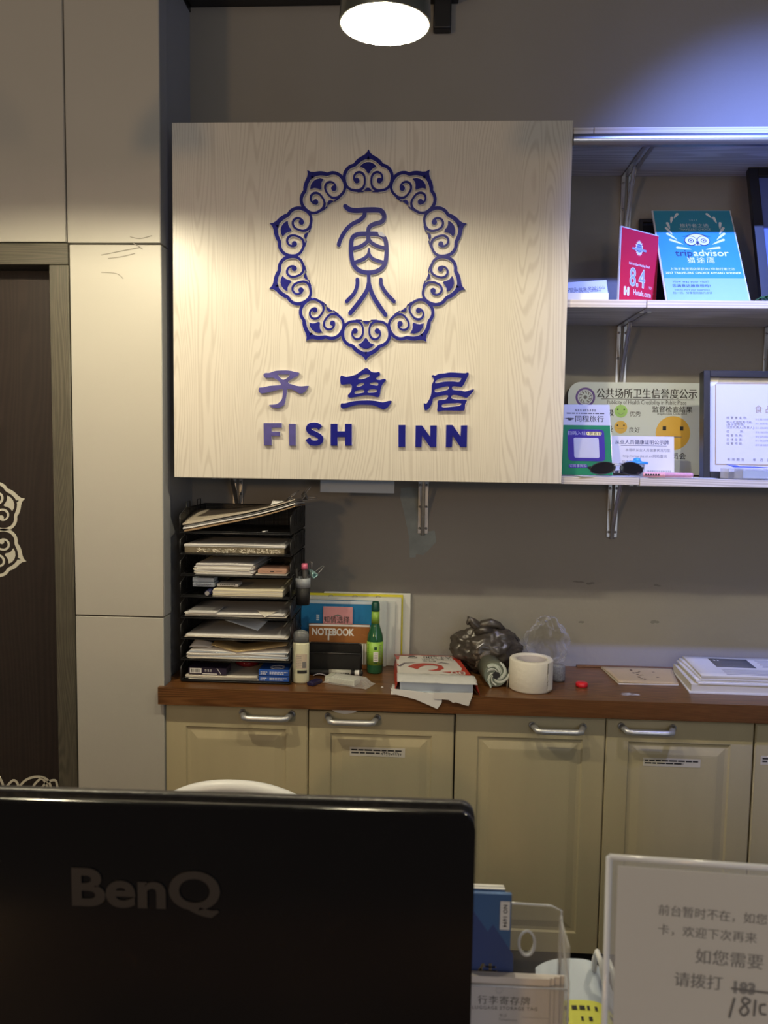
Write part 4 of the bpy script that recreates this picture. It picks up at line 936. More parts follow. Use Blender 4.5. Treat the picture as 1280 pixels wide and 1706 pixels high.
# tray 3
pile('paper_pile', 'thin dark topped papers in the fourth tray from the bottom', e0, e1, y0_, y1_, tz(3)+G7, 5, 0.0018, [M['paper'], M['paper2'], M['inkgrey'], M['paper2']], jit=0.005, curve=0.001)
q = at(313, 1017, TY0+0.008)
b = MB(); b.box(q.x, q.x+0.074, TY0+0.005, TY0+0.08, tz(3)+0.0125, tz(3)+0.0155); tag(b.done('white_card', M['paper']), 'short bright white card in the fourth tray from the bottom', 'card')
b = MB(); q = at(440, 1030, TY0-0.003); b.slab(lambda u, v: (q.x-0.025+0.055*u, TY0+0.030-0.034*v*(1-abs(2*u-1)), tz(3)+0.0175-0.010*v*(1-abs(2*u-1))), 0.0006, 12, 5); tag(b.done('loose_paper', M['paper2']), 'pale pointed paper corner hanging over the fourth tray lip', 'paper')
# tray 4
q = at(355, 985, TY0+0.006)
pile('notepad', 'thick cream notepad in the fourth tray from the top', q.x, e1-0.008, TY0+0.004, y1_, tz(4)+G7, 6, 0.0030, [M['paper2'], mat('cream_pages', (0.72, 0.66, 0.48), 0.8)], jit=0.0008, cat='notepad')
q = at(346, 978, TY0+0.005)
b = MB(); b.tube([(q.x, TY0+0.002, tz(4)+0.0095), (q.x+0.004, TY0+0.05, tz(4)+0.012), (q.x+0.006, TY0+0.11, tz(4)+0.013)], 0.0075, 14); b.mi = 1; b.tube([(q.x, TY0-0.001, tz(4)+0.0095), (q.x+0.0004, TY0+0.004, tz(4)+0.0097)], 0.0055, 12)
tag(b.done('marker_pen', [mat('navy_plastic', (0.012, 0.014, 0.06), 0.3), M['silver']]), 'navy marker pen end poking out left of the cream notepad', 'pen')
def exl(b, x0, x1, y0, z0, z1): b.mi = 1; b.dashes(x0+0.008, x1-0.008, (z0+z1)/2+0.001, 0.0025, y0, (1, 1.6), 0.5); b.dashes(x0+0.010, x1-0.012, (z0+z1)/2-0.003, 0.0012, y0, (2, 3))
q = at(321, 960, TY0+0.02)
lying_box('name_block', 'pale plastic name block in the fourth tray from the top, lower one', q.x, q.x+0.056, TY0+0.02, TY0+0.06, tz(4)+0.0225, tz(4)+0.0335, M['paperblue'], extra=exl, mats=[M['ink']], cat='sign block')
lying_box('name_block', 'pale plastic name block lying on top of the lower left one', q.x-0.001, q.x+0.054, TY0+0.022, TY0+0.06, tz(4)+0.0345, tz(4)+0.0450, M['paperblue'], cat='sign block')
lying_box('name_block', 'pale plastic name block lying behind the cream notepad', q.x+0.060, q.x+0.115, TY0+0.03, TY0+0.07, tz(4)+0.0225, tz(4)+0.030, M['paper'], extra=exl, mats=[M['ink']], cat='sign block')
# tray 5
q = at(327, 955, TY0+0.01)
pile('paper_pile', 'tall uneven white paper pile in the third tray from the top', q.x, q.x+0.145, TY0+0.008, y1_, tz(5)+G7, 11, 0.0026, [M['paper'], M['paper'], M['paper2']], jit=0.005)
q = at(428, 945, TY0+0.006); q2 = at(478, 945, TY0+0.006)
pile('paper_pile', 'pale sheets under the phone in the third tray from the top', q.x-0.005, e1, TY0+0.012, y1_, tz(5)+G7, 3, 0.0016, [M['paper2'], M['paper']], jit=0.002)
b = MB(); b.M = Matrix.Translation(((q.x+q2.x)/2, TY0+0.01, tz(5)+0.0155)) @ Matrix.Rotation(0.0, 4, 'Y')
b.rrect(-0.036, 0.036, -0.0075, 0.0035, 0.0035, 0.13, 0.13, 5); b.mi = 1; b.rrect(-0.005, 0.005, -0.0035, -0.0005, 0.0012, 0.0002, 0.0008, 4)
for s_ in (-1, 1):
    for k in range(5): b.disc(s_*(0.012+0.003*k), -0.002, 0.0008, 0.0002, 0.0006, 8)
tag(b.done('smartphone', [mat('rose_gold_case', (0.55, 0.33, 0.24), 0.35, metal=0.3), M['ink']]), 'rose gold smartphone with its charging port facing out of the tray', 'phone')
# tray 6
q = at(303, 913, TY0+0.004)
def lay(b, x0, x1, y0, z0, z1):
    b.mi = 1
    for k in range(170): xx = random.uniform(x0+0.03, x1-0.012); zz = random.uniform(z0+0.003, z1-0.004); b.box(xx, xx+random.uniform(.002, .006), y0-0.0004, y0, zz, zz+random.uniform(.0008, .002))
lying_box('silver_foil_pack', 'long silver foil wrapped book lying in the second tray from the top', e0-0.002, e1-0.004, TY0+0.004, TY0+0.18, tz(6)+0.0012, tz(6)+0.0185, mat('crinkled_foil', (0.22, 0.18, 0.12), 0.3, metal=0.4, var=0.4, scale=70, stretch=(1, 1, 4), bump=0.8), cat='book', extra=lay, mats=[mat('foil_glint', (0.82, 0.76, 0.62), 0.25)])
pile('paper_pile', 'dark grey covered papers on the silver foil book', e0-0.002, e1, TY0+0.006, y1_, tz(6)+0.0195, 3, 0.0016, [M['paper'], M['inkgrey']], jit=0.002)
# top tray: clipboards leaning up to the right
Z0 = tz(7)
def leaning(name, label, dx, dz, m0, th, bend=0.006, dy=0.0, cat='papers', print_=False):
    b = MB(); xa, xb2 = TX0+0.008+dx, TX1+0.010+dx*0.3
    def fn(u, v): return (xa+(xb2-xa)*u-0.012*v*(1-u), TY0-0.004+dy+0.16*v, Z0+0.006+dz+(0.068-0.01*v)*u**1.25+v*0.024*(1-u)+0.002*math.sin(u*6+v*2))
    b.slab(fn, th, 14, 6); return tag(b.done(name, m0), label, cat)
leaning('clipboard', 'brown clipboard sloping up to the right on the topmost tray', 0.004, 0.0, mat('clipboard_brown', (0.30, 0.20, 0.11), 0.6), 0.003, cat='clipboard')
leaning('paper_pile', 'white papers sandwiched on the sloping clipboard, lower bundle', 0.0, 0.006, M['paper'], 0.0028, dy=0.002)
leaning('paper_pile', 'dark-edged papers in the middle of the sloping bundle', 0.002, 0.010, M['inkgrey'], 0.0014, dy=0.004)
leaning('paper_pile', 'speckled grey-brown sheets on top of the sloping bundle', -0.002, 0.016, mat('speckled_paper', (0.40, 0.35, 0.28), 0.7, var=0.3, scale=30), 0.0030, dy=0.006)
q = at(462, 836, TY0+0.02)
b = MB(); b.slab(lambda u, v: (q.x-0.012+0.03*u, TY0+0.0+0.03*v, q.z-0.006+0.012*v*(1-u)+0.008*u), 0.0006, 4, 4); tag(b.done('loose_paper', M['paper']), 'small white folded slip near the binder clips', 'paper')
def binder_clip(name, label, c, rot, s=1.0, body=None):
    t = thing(name, label, 'clip', c, rot)
    b = MB(); L_ = 0.019*s
    for sg in (-1, 1): b.slab(lambda u, v, sg=sg: ((u-.5)*L_, -0.009*s*v, sg*(0.0055*s*(1-v)+0.0006)), 0.0006, 4, 3)
    b.box(-L_/2, L_/2, 0, 0.0009, -0.006*s, 0.006*s); b.done('clip_body', body or M['steel'], t)
    for sg in (-1, 1):
        b = MB(); b.tube([(-0.005*s, -0.006*s, sg*0.004*s), (-0.004*s, 0.008*s, sg*0.011*s), (-0.002*s, 0.017*s, sg*0.015*s), (0.002*s, 0.017*s, sg*0.015*s), (0.004*s, 0.008*s, sg*0.011*s), (0.005*s, -0.006*s, sg*0.004*s)], 0.0008, 6); b.done('wire_handle', M['steel'], t)
q = at(486, 833, TY0+0.03); binder_clip('binder_clip', 'steel binder clip on the sloping papers, nearer the middle', q, (0.2, 0.1, -1.2), 1.3)
q = at(510, 826, TY0+0.03); binder_clip('binder_clip', 'steel binder clip at the far right corner of the sloping papers', q, (0.5, 0.5, -1.3), 1.3)
q = at(437, 880, TY0+0.02)
b = MB(); b.tube([(q.x, TY0+0.02, Z0+0.003), (q.x+0.012, TY0+0.03, Z0+0.0055)], 0.0022, 8); tag(b.done('metal_cap', M['silver']), 'tiny bright metal cap lying in the topmost tray', 'cap')

# pencil cup hooked at the right of the trays
CPY = 1.957; CPX = -0.303; CPZ = at(504, 962, CPY).z-0.070
t = thing('pencil_cup', 'grey and black pencil cup hooked beside the tray stack', 'pencil cup', (CPX, CPY, CPZ))
b = MB(); b.lathe([(0, 0), (0.017, 0), (0.019, 0.045), (0.0178, 0.045), (0.016, 0.002), (0, 0.002)], n=28); b.done('cup', M['black'], t)
b = MB(); b.lathe([(0.0192, 0.045), (0.0202, 0.070), (0.0190, 0.070), (0.0180, 0.045)], n=28, close=True); b.done('rim_band', mat('translucent_grey', (0.35, 0.38, 0.42), 0.3), t)
cq = Vector((CPX, CPY, CPZ))
b = MB(); b.tube([cq+Vector((0.008, -0.004, 0.008)), cq+Vector((0.006, -0.012, 0.085)), cq+Vector((0.006, -0.014, 0.103))], [0.0055, 0.0058, 0.005], 12); b.mi = 1; b.tube([cq+Vector((0.006, -0.014, 0.094)), cq+Vector((0.006, -0.015, 0.108))], [0.0088, 0.0075], 14)
tag(b.done('pink_marker', [mat('grey_barrel', (0.12, 0.12, 0.12), 0.4), mat('pink_cap', (0.70, 0.16, 0.28), 0.4)]), 'pink capped pen standing in the pencil cup', 'pen')
b = MB(); b.tube([cq+Vector((-0.010, 0, 0.008)), cq+Vector((-0.016, -0.010, 0.095))], 0.0045, 10); tag(b.done('black_pen', M['black']), 'black pen standing in the pencil cup behind the mesh', 'pen')
q = at(522, 953, 1.957); binder_clip('binder_clip', 'silver and cyan binder clip on the rim of the pencil cup', q, (1.2, 0.3, -0.9), 1.4, mat('cyan_steel', (0.45, 0.75, 0.78), 0.25, metal=0.4))

# ------------------------------------------------------------------ things on the worktop
C = CT+0.0006
# roll-on stick
q = atz(500, 1139, CT)
t = thing('deodorant_stick', 'cream deodorant stick with grey see-through cap standing by the trays', 'deodorant', (q.x, q.y+0.012, C))
b = MB(); b.lathe([(0, 0), (0.020, 0), (0.0215, 0.004), (0.0215, 0.100), (0.020, 0.104), (0, 0.104)], n=36, sy=0.62)
b.mi = 1; Yb = -0.0137
def onfront(x0, x1, z0, z1, m_): 
    b.mi = m_; n_ = 6
    vs = [[b._v((x0+(x1-x0)*i/n_, -0.0136*math.sqrt(max(0, 1-((x0+(x1-x0)*i/n_)/0.0216)**2))-0.0002, zz)) for i in range(n_+1)] for zz in (z0, z1)]
    for i in range(n_): b._f((vs[0][i], vs[0][i+1], vs[1][i+1], vs[1][i]))
onfront(-0.011, 0.017, 0.038, 0.076, 1); onfront(-0.007, 0.017, 0.026, 0.034, 2)
for k in range(7): onfront(-0.010, 0.004 if k > 2 else 0.014, 0.042+k*0.0045, 0.0435+k*0.0045, 3)
onfront(0.006, 0.015, 0.040, 0.056, 3)
b.done('body', [mat('cream_body', (0.66, 0.66, 0.48), 0.3), mat('pinkish_label', (0.56, 0.48, 0.38), 0.5), M['ink'], M['inkgrey']], t)
b = MB(); b.lathe([(0.0205, 0.1045), (0.0205, 0.122), (0.017, 0.131), (0.008, 0.135), (0, 0.136)], n=36, sy=0.62); b.done('cap', mat('smoky_cap', (0.30, 0.32, 0.33), 0.15, trans=0.5), t)

# folders standing against the wall
fl = at(503, 990, 2.12).x
def standing(name, label, px0, px1, pytop, Y, th, m0, cat='folder', parts=None):
    a = at(px0, pytop, Y); c_ = at(px1, pytop, Y)
    b = MB(); b.box(a.x, c_.x, Y, Y+th, C, a.z, 0.0008, 1); 
    if parts: parts(b, a.x, c_.x, Y, C, a.z)
    return tag(b.done(name, [m0, M['white'], mat('yellow_plastic', (0.62, 0.56, 0.03), 0.4), M['paperblue'], M['inkgrey']]), label, cat)
standing('white_board_folder', 'large white folder flat against the wall, rearmost of the folders', 540, 684.5, 986, 2.1355, 0.012, mat('white_board', (0.62, 0.64, 0.62), 0.5))
standing('yellow_folder', 'yellow edged folder between the white folders on the worktop', 506, 672, 987.5, 2.1285, 0.006, mat('yellow_plastic2', (0.62, 0.56, 0.03), 0.4))
def binding(b, x0, x1, Y, z0, z1):
    b.mi = 4
    for f_ in (0.27, 0.52, 0.76):
        xx = x0+(x1-x0)*f_; b.tube([(xx-0.006, Y-0.0005, z1+0.0005), (xx-0.004, Y+0.002, z1+0.004), (xx+0.004, Y+0.004, z1+0.004), (xx+0.006, Y+0.006, z1+0.0005)], 0.0008, 6)
standing('white_folder', 'white ring folder in front of the yellow edged one', 508, 669, 993, 2.1085, 0.018, mat('white_card', (0.60, 0.62, 0.60), 0.5), parts=binding)
standing('white_folder', 'narrow pale folder right of the blue folder, behind the green bottle', 560, 659, 1001, 2.0985, 0.009, mat('pale_grey_card', (0.55, 0.58, 0.58), 0.5))
standing('white_folder', 'pale folder with grey spine edge just right of the green bottle', 560, 645, 1000, 2.0885, 0.009, mat('pale_card2', (0.50, 0.54, 0.56), 0.5))
def qb(b, x0, x1, Y, z0, z1):
    b.mi = 3; b.box(x0, x1, Y-0.0006, Y, z1-0.009, z1-0.0005); b.mi = 1
    b.mi = 3
    for k in range(3): b.box(x0+0.042, x0+0.050, Y-0.0006, Y, z1-0.044-k*0.006, z1-0.040-k*0.006)
standing('blue_folder', 'bright blue folder leaning behind the pink card and notebook', 502, 623, 999, 2.0785, 0.008, mat('blue_cover', (0.015, 0.17, 0.40), 0.35), parts=qb)
def pk(b, x0, x1, Y, z0, z1): b.mi = 4; b.text('知情选择', 0.021, (x0+x1)/2-0.003, z1-0.037, Y, bold=0.02, sx=0.85); b.shape([[((x0+x1)/2-.012, z1-0.025), ((x0+x1)/2, z1-0.020), ((x0+x1)/2+.014, z1-0.026)]], Y, 0.0004)
standing('pink_card', 'pink card with black characters standing before the blue folder', 538.5, 588, 1010.5, 2.0705, 0.003, mat('pink_card', (0.60, 0.28, 0.32), 0.5), cat='card', parts=pk)
def nb(b, x0, x1, Y, z0, z1):
    b.mi = 1; b.text('NOTEBOOK', 0.0262, x0+0.008, z1-0.022, Y, align='LEFT', bold=0.03, sx=0.78, space=1.0, t=0.0005); b.box(x0+0.0515, x0+0.0555, Y-0.0006, Y, z1-0.044, z1-0.026)
    b.box(x0, x1, Y-0.0006, Y, z1-0.005, z1); b.mi = 4; b.box(x0, x1, Y-0.0004, Y, z0+0.012, z1-0.050); b.mi = 1
    for k in range(22): xx = x0+0.003+k*(x1-x0-0.008)/22; b.box(xx, xx+0.0028, Y-0.0006, Y-0.0004, z0+0.014, z1-0.052)
tt_ = standing('notebook', 'brown notebook titled NOTEBOOK behind the small black mesh rack', 515, 616, 1039, 2.058, 0.008, mat('tan_brown_cover', (0.30, 0.115, 0.030), 0.45), cat='notebook', parts=nb)
tt_.data.materials[4] = mat('tan_ruled', (0.34, 0.30, 0.22), 0.7)

# little black mesh rack
ra = at(514, 1100, 2.03); rb_ = at(601.5, 1100, 2.03); rz1 = at(560, 1073, 2.03).z; rz2 = at(560, 1089, 2.01).z
t = thing('mesh_rack', 'small black wire mesh rack in front of the notebook', 'rack', ((ra.x+rb_.x)/2, 2.03, C))
b = MB()
b.tube([(ra.x, 2.04, C+0.002), (ra.x, 2.04, rz1-0.006), (ra.x+0.006, 2.04, rz1), (rb_.x-0.006, 2.04, rz1), (rb_.x, 2.04, rz1-0.006), (rb_.x, 2.04, C+0.002)], 0.0022, 8)
b.tube([(ra.x, 2.012, C+0.002), (ra.x, 2.012, rz2), (rb_.x, 2.012, rz2), (rb_.x, 2.012, C+0.002)], 0.0022, 8)
for zz in (C+0.0025,): b.tube([(ra.x, 2.012, zz), (ra.x, 2.04, zz), (rb_.x, 2.04, zz), (rb_.x, 2.012, zz)], 0.002, 8, closed=True)
b.mi = 1
for yy, z_ in ((2.04, rz1), (2.012, rz2)): b._f([b._v(p) for p in ((ra.x, yy, C+0.001), (rb_.x, yy, C+0.001), (rb_.x, yy, z_), (ra.x, yy, z_))])
for xx in (ra.x, rb_.x): b._f([b._v(p) for p in ((xx, 2.012, C+0.001), (xx, 2.04, C+0.001), (xx, 2.04, rz2), (xx, 2.012, rz2))])
b.done('wire_frame', [M['blackmetal'], M['mesh']], t, world=True)
# marker lying in front
q = atz(520, 1116, CT); q2 = atz(611, 1116, CT)
t = thing('marker', 'black marker with silver label lying in front of the mesh rack', 'marker', (q.x, 1.995, C+0.0075))
LL = 0.142
b = MB(); b.lathe([(0, 0), (0.006, 0), (0.0075, 0.004), (0.0075, LL-0.03), (0.006, LL-0.026), (0, LL-0.026)], n=20, axis='x'); b.mi = 1; b.lathe([(0.0078, 0.052), (0.0078, LL-0.032), (0.0076, LL-0.032), (0.0076, 0.052)], n=20, axis='x', close=True)
b.mi = 2; b.dashes(0.060, 0.105, 0.0, 0.003, -0.0081, (1, 2))
b.done('barrel', [M['black'], mat('silver_label', (0.42, 0.42, 0.38), 0.4), M['ink']], t)
b = MB(); b.lathe([(0, LL-0.022), (0.0072, LL-0.022), (0.0078, LL-0.012), (0.0078, LL-0.010), (0.0, LL-0.010)], n=20, axis='x'); b.mi = 1; b.lathe([(0, LL-0.010), (0.0076, LL-0.010), (0.007, LL-0.002), (0, LL)], n=20, axis='x'); b.lathe([(0, LL-0.026), (0.0065, LL-0.026), (0.0065, LL-0.022), (0, LL-0.022)], n=20, axis='x')
b.done('cap', [M['white'], M['black']], t)

# green bottle
q = atz(625, 1118, CT)
t = thing('green_bottle', 'slim green glass bottle with lime label standing by the folders', 'bottle', (q.x, q.y-0.012, C))
bs = 0.97
b = MB(); b.lathe([(0, 0), (0.0195, 0), (0.0215, 0.004), (0.0215, 0.090), (0.020, 0.103), (0.0135, 0.122), (0.0105, 0.134), (0.0102, 0.170), (0, 0.170)], n=36); b.done('glass', mat('green_glass', (0.02, 0.10, 0.045), 0.08), t)
b = MB(); b.lathe([(0.0218, 0.024), (0.0219, 0.086), (0.0217, 0.086), (0.0216, 0.024)], n=36, close=True)
def fr(x0, x1, z0, z1, m_):
    b.mi = m_; n_ = 4; r_ = 0.0221
    vs = [[b._v((x0+(x1-x0)*i/n_, -math.sqrt(r_*r_-(x0+(x1-x0)*i/n_)**2), zz)) for i in range(n_+1)] for zz in (z0, z1)]
    for i in range(n_): b._f((vs[0][i], vs[0][i+1], vs[1][i+1], vs[1][i]))
fr(-0.003, 0.010, 0.034, 0.060, 1); fr(-0.001, 0.007, 0.030, 0.0325, 2)
for k in range(5): fr(-0.0015, 0.008, 0.037+k*0.0045, 0.0385+k*0.0045, 3)
for k in range(9): fr(-0.0185, -0.0165, 0.032+k*0.0055, 0.0355+k*0.0055, 2)
for k in range(12): fr(0.0125, 0.0175, 0.032+k*0.004, 0.0335+k*0.004, 3)
fr(-0.001, 0.006, 0.066, 0.074, 2)
b.done('label', [mat('lime_label', (0.26, 0.48, 0.06), 0.4), M['paper'], mat('dark_green_print', (0.01, 0.06, 0.02), 0.5), M['inkgrey']], t)
b = MB(); b.lathe([(0.0112, 0.134), (0.0106, 0.166), (0.0104, 0.166), (0.0110, 0.134)], n=30, close=True); b.done('neck_label', mat('lime_label2', (0.24, 0.42, 0.06), 0.4), t)
b = MB(); b.lathe([(0.0, 0.1705), (0.0112, 0.1675), (0.0115, 0.170), (0.0106, 0.186), (0.008, 0.192), (0, 0.193)], n=30); b.done('cap', mat('teal_cap', (0.006, 0.06, 0.045), 0.3), t)

# clear boxes and dark blue stick
q = atz(571, 1143, CT)
b = MB(); b.M = Matrix.Translation((q.x-0.002, q.y+0.026, C)) @ Matrix.Rotation(-0.38, 4, 'Z'); b.box(-0.045, 0.040, -0.016, 0.022, 0.0, 0.015, 0.002, 2)
t_ = tag(b.done('plastic_case', mat('frosted_plastic', (0.62, 0.64, 0.56), 0.3, trans=0.2)), 'frosted white plastic case lying on the worktop under a clear bag', 'case')
b = MB(); b.M = Matrix.Translation((q.x+0.006, q.y+0.024, C)) @ Matrix.Rotation(-0.38, 4, 'Z')
b.quadgrid(lambda u, v: (-0.055+0.125*u, -0.026+0.056*v, 0.0175*min(1, 6*u, 6*(1-u))*min(1, 5*v, 5*(1-v))+0.0006+0.0015*noise.noise(Vector((u*6, v*6, 0)))), 24, 12)
tag(b.done('clear_bag', film('clear_film', (0.95, 0.96, 0.95), 0.35, 0.15, 0.8, 90)), 'small clear plastic bag wrapped over the frosted case', 'bag')
q = atz(586, 1118, CT)
b = MB(); b.box(q.x-0.03, q.x+0.028, q.y-0.008, q.y-0.0005-0.000, C, C+0.004, 0.001, 1); 
tag(b.done('paper_slip', M['paper']), 'white folded slip between the marker and the frosted case', 'paper')
q = atz(523, 1143, CT)
b = MB(); b.M = Matrix.Translation((q.x, q.y+0.016, C)) @ Matrix.Rotation(-0.5, 4, 'Z'); b.box(-0.010, 0.010, -0.020, 0.020, 0, 0.009, 0.0015, 2); tag(b.done('memory_stick', mat('indigo_plastic', (0.018, 0.014, 0.055), 0.25)), 'small dark indigo stick lying at the foot of the deodorant', 'stick')
q = atz(530, 1125, CT)
b = MB(); b.slab(lambda u, v: (q.x-0.012+0.035*u, q.y-0.01+0.018*v, C+0.001+0.005*math.sin(PI*u)), 0.0006, 6, 3); tag(b.done('paper_scrap', mat('lilac_paper', (0.50, 0.46, 0.52), 0.7)), 'small lilac paper scrap behind the dark indigo stick', 'paper')
q = atz(637, 1146, CT)
b = MB(); b.lathe([(0, 0), (0.003, 0), (0.002, 0.0025), (0, 0.003)], (q.x, q.y, C), 8, sx=1.3, sy=0.6); tag(b.done('crumb', M['paper']), 'tiny white crumb left of the red paper ream', 'crumb')

# ream of copier paper in torn red and white wrap
def quad(pts, u, v):
    a, b_, c_, d = pts; return tuple((Vector(a)*(1-u)+Vector(b_)*u)*(1-v)+(Vector(d)*(1-u)+Vector(c_)*u)*v)
nl, nr = atz(657, 1151, CT), atz(795, 1168, CT); fl_ = Vector((at(660, 1080, 2.09).x, 2.09, 0)); fr_ = Vector((at(756, 1081, 2.09).x, 2.09, 0))
nl.y = 1.868; nr.y = 1.862; nl.x = at(663, 1140, 1.87).x; nr.x = at(792, 1150, 1.87).x
HT = 0.040
t = thing('paper_ream', 'opened ream of copier paper in torn red and white wrapping', 'paper ream', ((nl.x+nr.x)/2, 1.97, C))
base = [(nl.x, nl.y, 0), (nr.x, nr.y, 0), (fr_.x, fr_.y, 0), (fl_.x, fl_.y, 0)]
def rp(u, v, z): p = quad(base, u, v); return (p[0], p[1], z)
b = MB(); b.slab(lambda u, v: rp(0.03+u*.94, 0.01+v*.97, C+0.026+0.006*v), 0.0245, 6, 6); b.done('paper_block', M['paperblue'], t, world=True)
b = MB(); b.mi = 0
RZ = lambda u, v: C+0.0345+0.004*math.sin(PI*v)+0.0016*noise.noise(Vector((u*4, v*4, 1)))+0.002*(v > .9)-0.010*max(0, v-.86)*6*0.3
b.slab(lambda u, v: rp(u*1.0, v*1.0+0.0, RZ(u, v)), 0.0008, 24, 28)          # white top of the wrap
b.mi = 1
b.slab(lambda u, v: rp(u*0.05-0.035, 0.02+v, C+0.002+0.033*(u)), 0.0008, 3, 8); b.slab(lambda u, v: rp(1.0+u*0.05, -0.03+v*1.03, C+0.002+0.0325*(1-u)), 0.0008, 4, 8)
b.slab(lambda u, v: rp(u, 1.0+v*0.03, C+0.0345-0.03*v), 0.0008, 4, 4)
LF = 0.0007
def onTop(pts, m_, lift=LF):
    """flat print on the wrap; pts in (u, v)"""
    b.mi = m_; c_ = (sum(p[0] for p in pts)/len(pts), sum(p[1] for p in pts)/len(pts))
    cv = b._v(rp(c_[0], c_[1], RZ(*c_)+lift)); vs = [b._v(rp(p[0], p[1], RZ(*p)+lift)) for p in pts]
    for i in range(len(vs)): b._f((cv, vs[i], vs[(i+1) % len(vs)]))
def strip(path, wd, m_, lift=LF):
    b.mi = m_
    L1, L2 = [], []
    for i, p in enumerate(path):
        a = Vector(path[max(i-1, 0)]); c_ = Vector(path[min(i+1, len(path)-1)]); d = (c_-a).normalized(); n_ = Vector((-d.y, d.x)); w_ = wd[i] if isinstance(wd, list) else wd
        for L_, s_ in ((L1, 1), (L2, -1)): q = Vector(p)+n_*w_*s_/2; L_.append(b._v(rp(q.x, q.y, RZ(q.x, q.y)+lift)))
    for i in range(len(path)-1): b._f((L1[i], L1[i+1], L2[i+1], L2[i]))
# red border areas: far edge, left far corner, right side wedge
strip([(0.0, 0.97), (0.3, 0.985), (0.7, 0.99), (1.0, 0.98)], 0.05, 1); strip([(0.02, 1.0), (0.02, 0.8), (0.015, 0.45)], [0.10, 0.05, 0.02], 1)
strip([(1.0, 0.99), (0.985, 0.7), (0.97, 0.4), (0.93, 0.2), (0.90, 0.10)], [0.16, 0.08, 0.06, 0.14, 0.22], 1); strip([(0.62, 0.265), (0.75, 0.255), (0.97, 0.27)], [0.002, 0.05, 0.13], 1)
# big red curl
curl = [(0.22, 0.36), (0.30, 0.47), (0.42, 0.545), (0.55, 0.545), (0.635, 0.48), (0.64, 0.40), (0.58, 0.325), (0.50, 0.30), (0.44, 0.30)]
strip(curl, [0.16, 0.15, 0.10, 0.085, 0.08, 0.08, 0.06, 0.03, 0.008], 1)
strip([(0.03, 0.42), (0.12, 0.56), (0.30, 0.62)], [0.05, 0.035, 0.004], 2)
strip([(0.62, 0.60), (0.70, 0.645), (0.80, 0.60), (0.74, 0.565)], [0.006, 0.03, 0.03, 0.004], 2)
lens_ = [(0.27+0.075*math.cos(2*PI*k/24), 0.86+0.045*math.sin(2*PI*k/24)) for k in range(25)]; strip(lens_, 0.014, 3); strip([(0.23, 0.86), (0.27, 0.872), (0.31, 0.86), (0.27, 0.848), (0.23, 0.86)], 0.006, 3)
# upside-down print: the ream faces away from us
def rtext(body, u, v, size, m_, squash=1.0, mirror=True):
    b.mi = m_; cu = bpy.data.curves.new('tx', 'FONT'); cu.body = body; cu.size = size; cu.align_x = 'CENTER'; cu.align_y = 'CENTER'; cu.resolution_u = 3
    p = rp(u, v, 0); R = Matrix.Translation((p[0], p[1], RZ(u, v)+0.0026)) @ Matrix.Rotation(PI+0.03, 4, 'Z') @ Matrix.Scale(squash, 4, (0, 1, 0)); b._cd(cu, R)
rtext('A4·500', 0.68, 0.855, 0.026, 3); rtext('打印复印专用纸', 0.66, 0.735, 0.0125, 3); rtext('210mm×297mm 80g', 0.66, 0.79, 0.006, 3); rtext('复印纸', 0.52, 0.665, 0.012, 3); rtext('80', 0.83, 0.21, 0.040, 0)
b.done('wrapper', [mat('wrap_white', (0.62, 0.60, 0.58), 0.4, var=0.08, scale=30), mat('wrap_red', (0.42, 0.035, 0.02), 0.35), mat('wrap_grey', (0.12, 0.10, 0.13), 0.4), M['ink']], t, world=True)
# crumpled flap of the wrapper over the near edge and loose sheets hanging off the ream
b = MB(); b.slab(lambda u, v: (lambda p: (p[0], p[1], p[2]+0.002*noise.noise(Vector((u*9, v*5, 3)))))(rp(-0.01+1.02*u, 0.13-0.175*v, C+0.0395+0.003*math.sin(PI*v)-0.010*v*v)), 0.0012, 24, 8); b.done('torn_flap', mat('wrap_inside', (0.52, 0.53, 0.53), 0.6, var=0.1, scale=40), t, world=True)
def loose(label, pts, z, m0, drop=0.0):
    b = MB(); P = [at(x, y, 1.855) for x, y in pts]
    Q = [(p.x, 1.8485-0.0006, p.z) for p in P]
    return b, Q
def hang(label, pix, ytop, m0, yy):
    """sheet coming out under the ream and drooping over the worktop edge"""
    b = MB(); L_ = [(at(x, y, yy).x, at(x, y, yy).z) for x, y in pix]
    b.shape([L_], yy, 0.0006)
    xs = [p[0] for p in L_]; zt4 = C+0.0007
    b.slab(lambda u, v: (min(xs)+0.002+(max(xs)-min(xs)-0.004)*u, yy-0.0006+(ytop-yy)*v, zt4), 0.0005, 3, 3)
    return tag(b.done('loose_paper', m0), label, 'paper')
hang('white sheet drooping over the worktop edge below the ream, left one', [(652, 1147), (650, 1145), (656, 1156), (692, 1165), (729, 1181), (736, 1171), (737, 1160), (700, 1152)], 1.93, M['paper'], 1.8470)
hang('torn white sheet drooping over the worktop edge below the ream, right one', [(723, 1154), (723, 1164), (748, 1166), (755, 1171), (760, 1170), (775, 1175), (781, 1176), (787, 1160), (788, 1154)], 1.93, mat('white_paper_b', (0.68, 0.66, 0.62), 0.75), 1.8450)

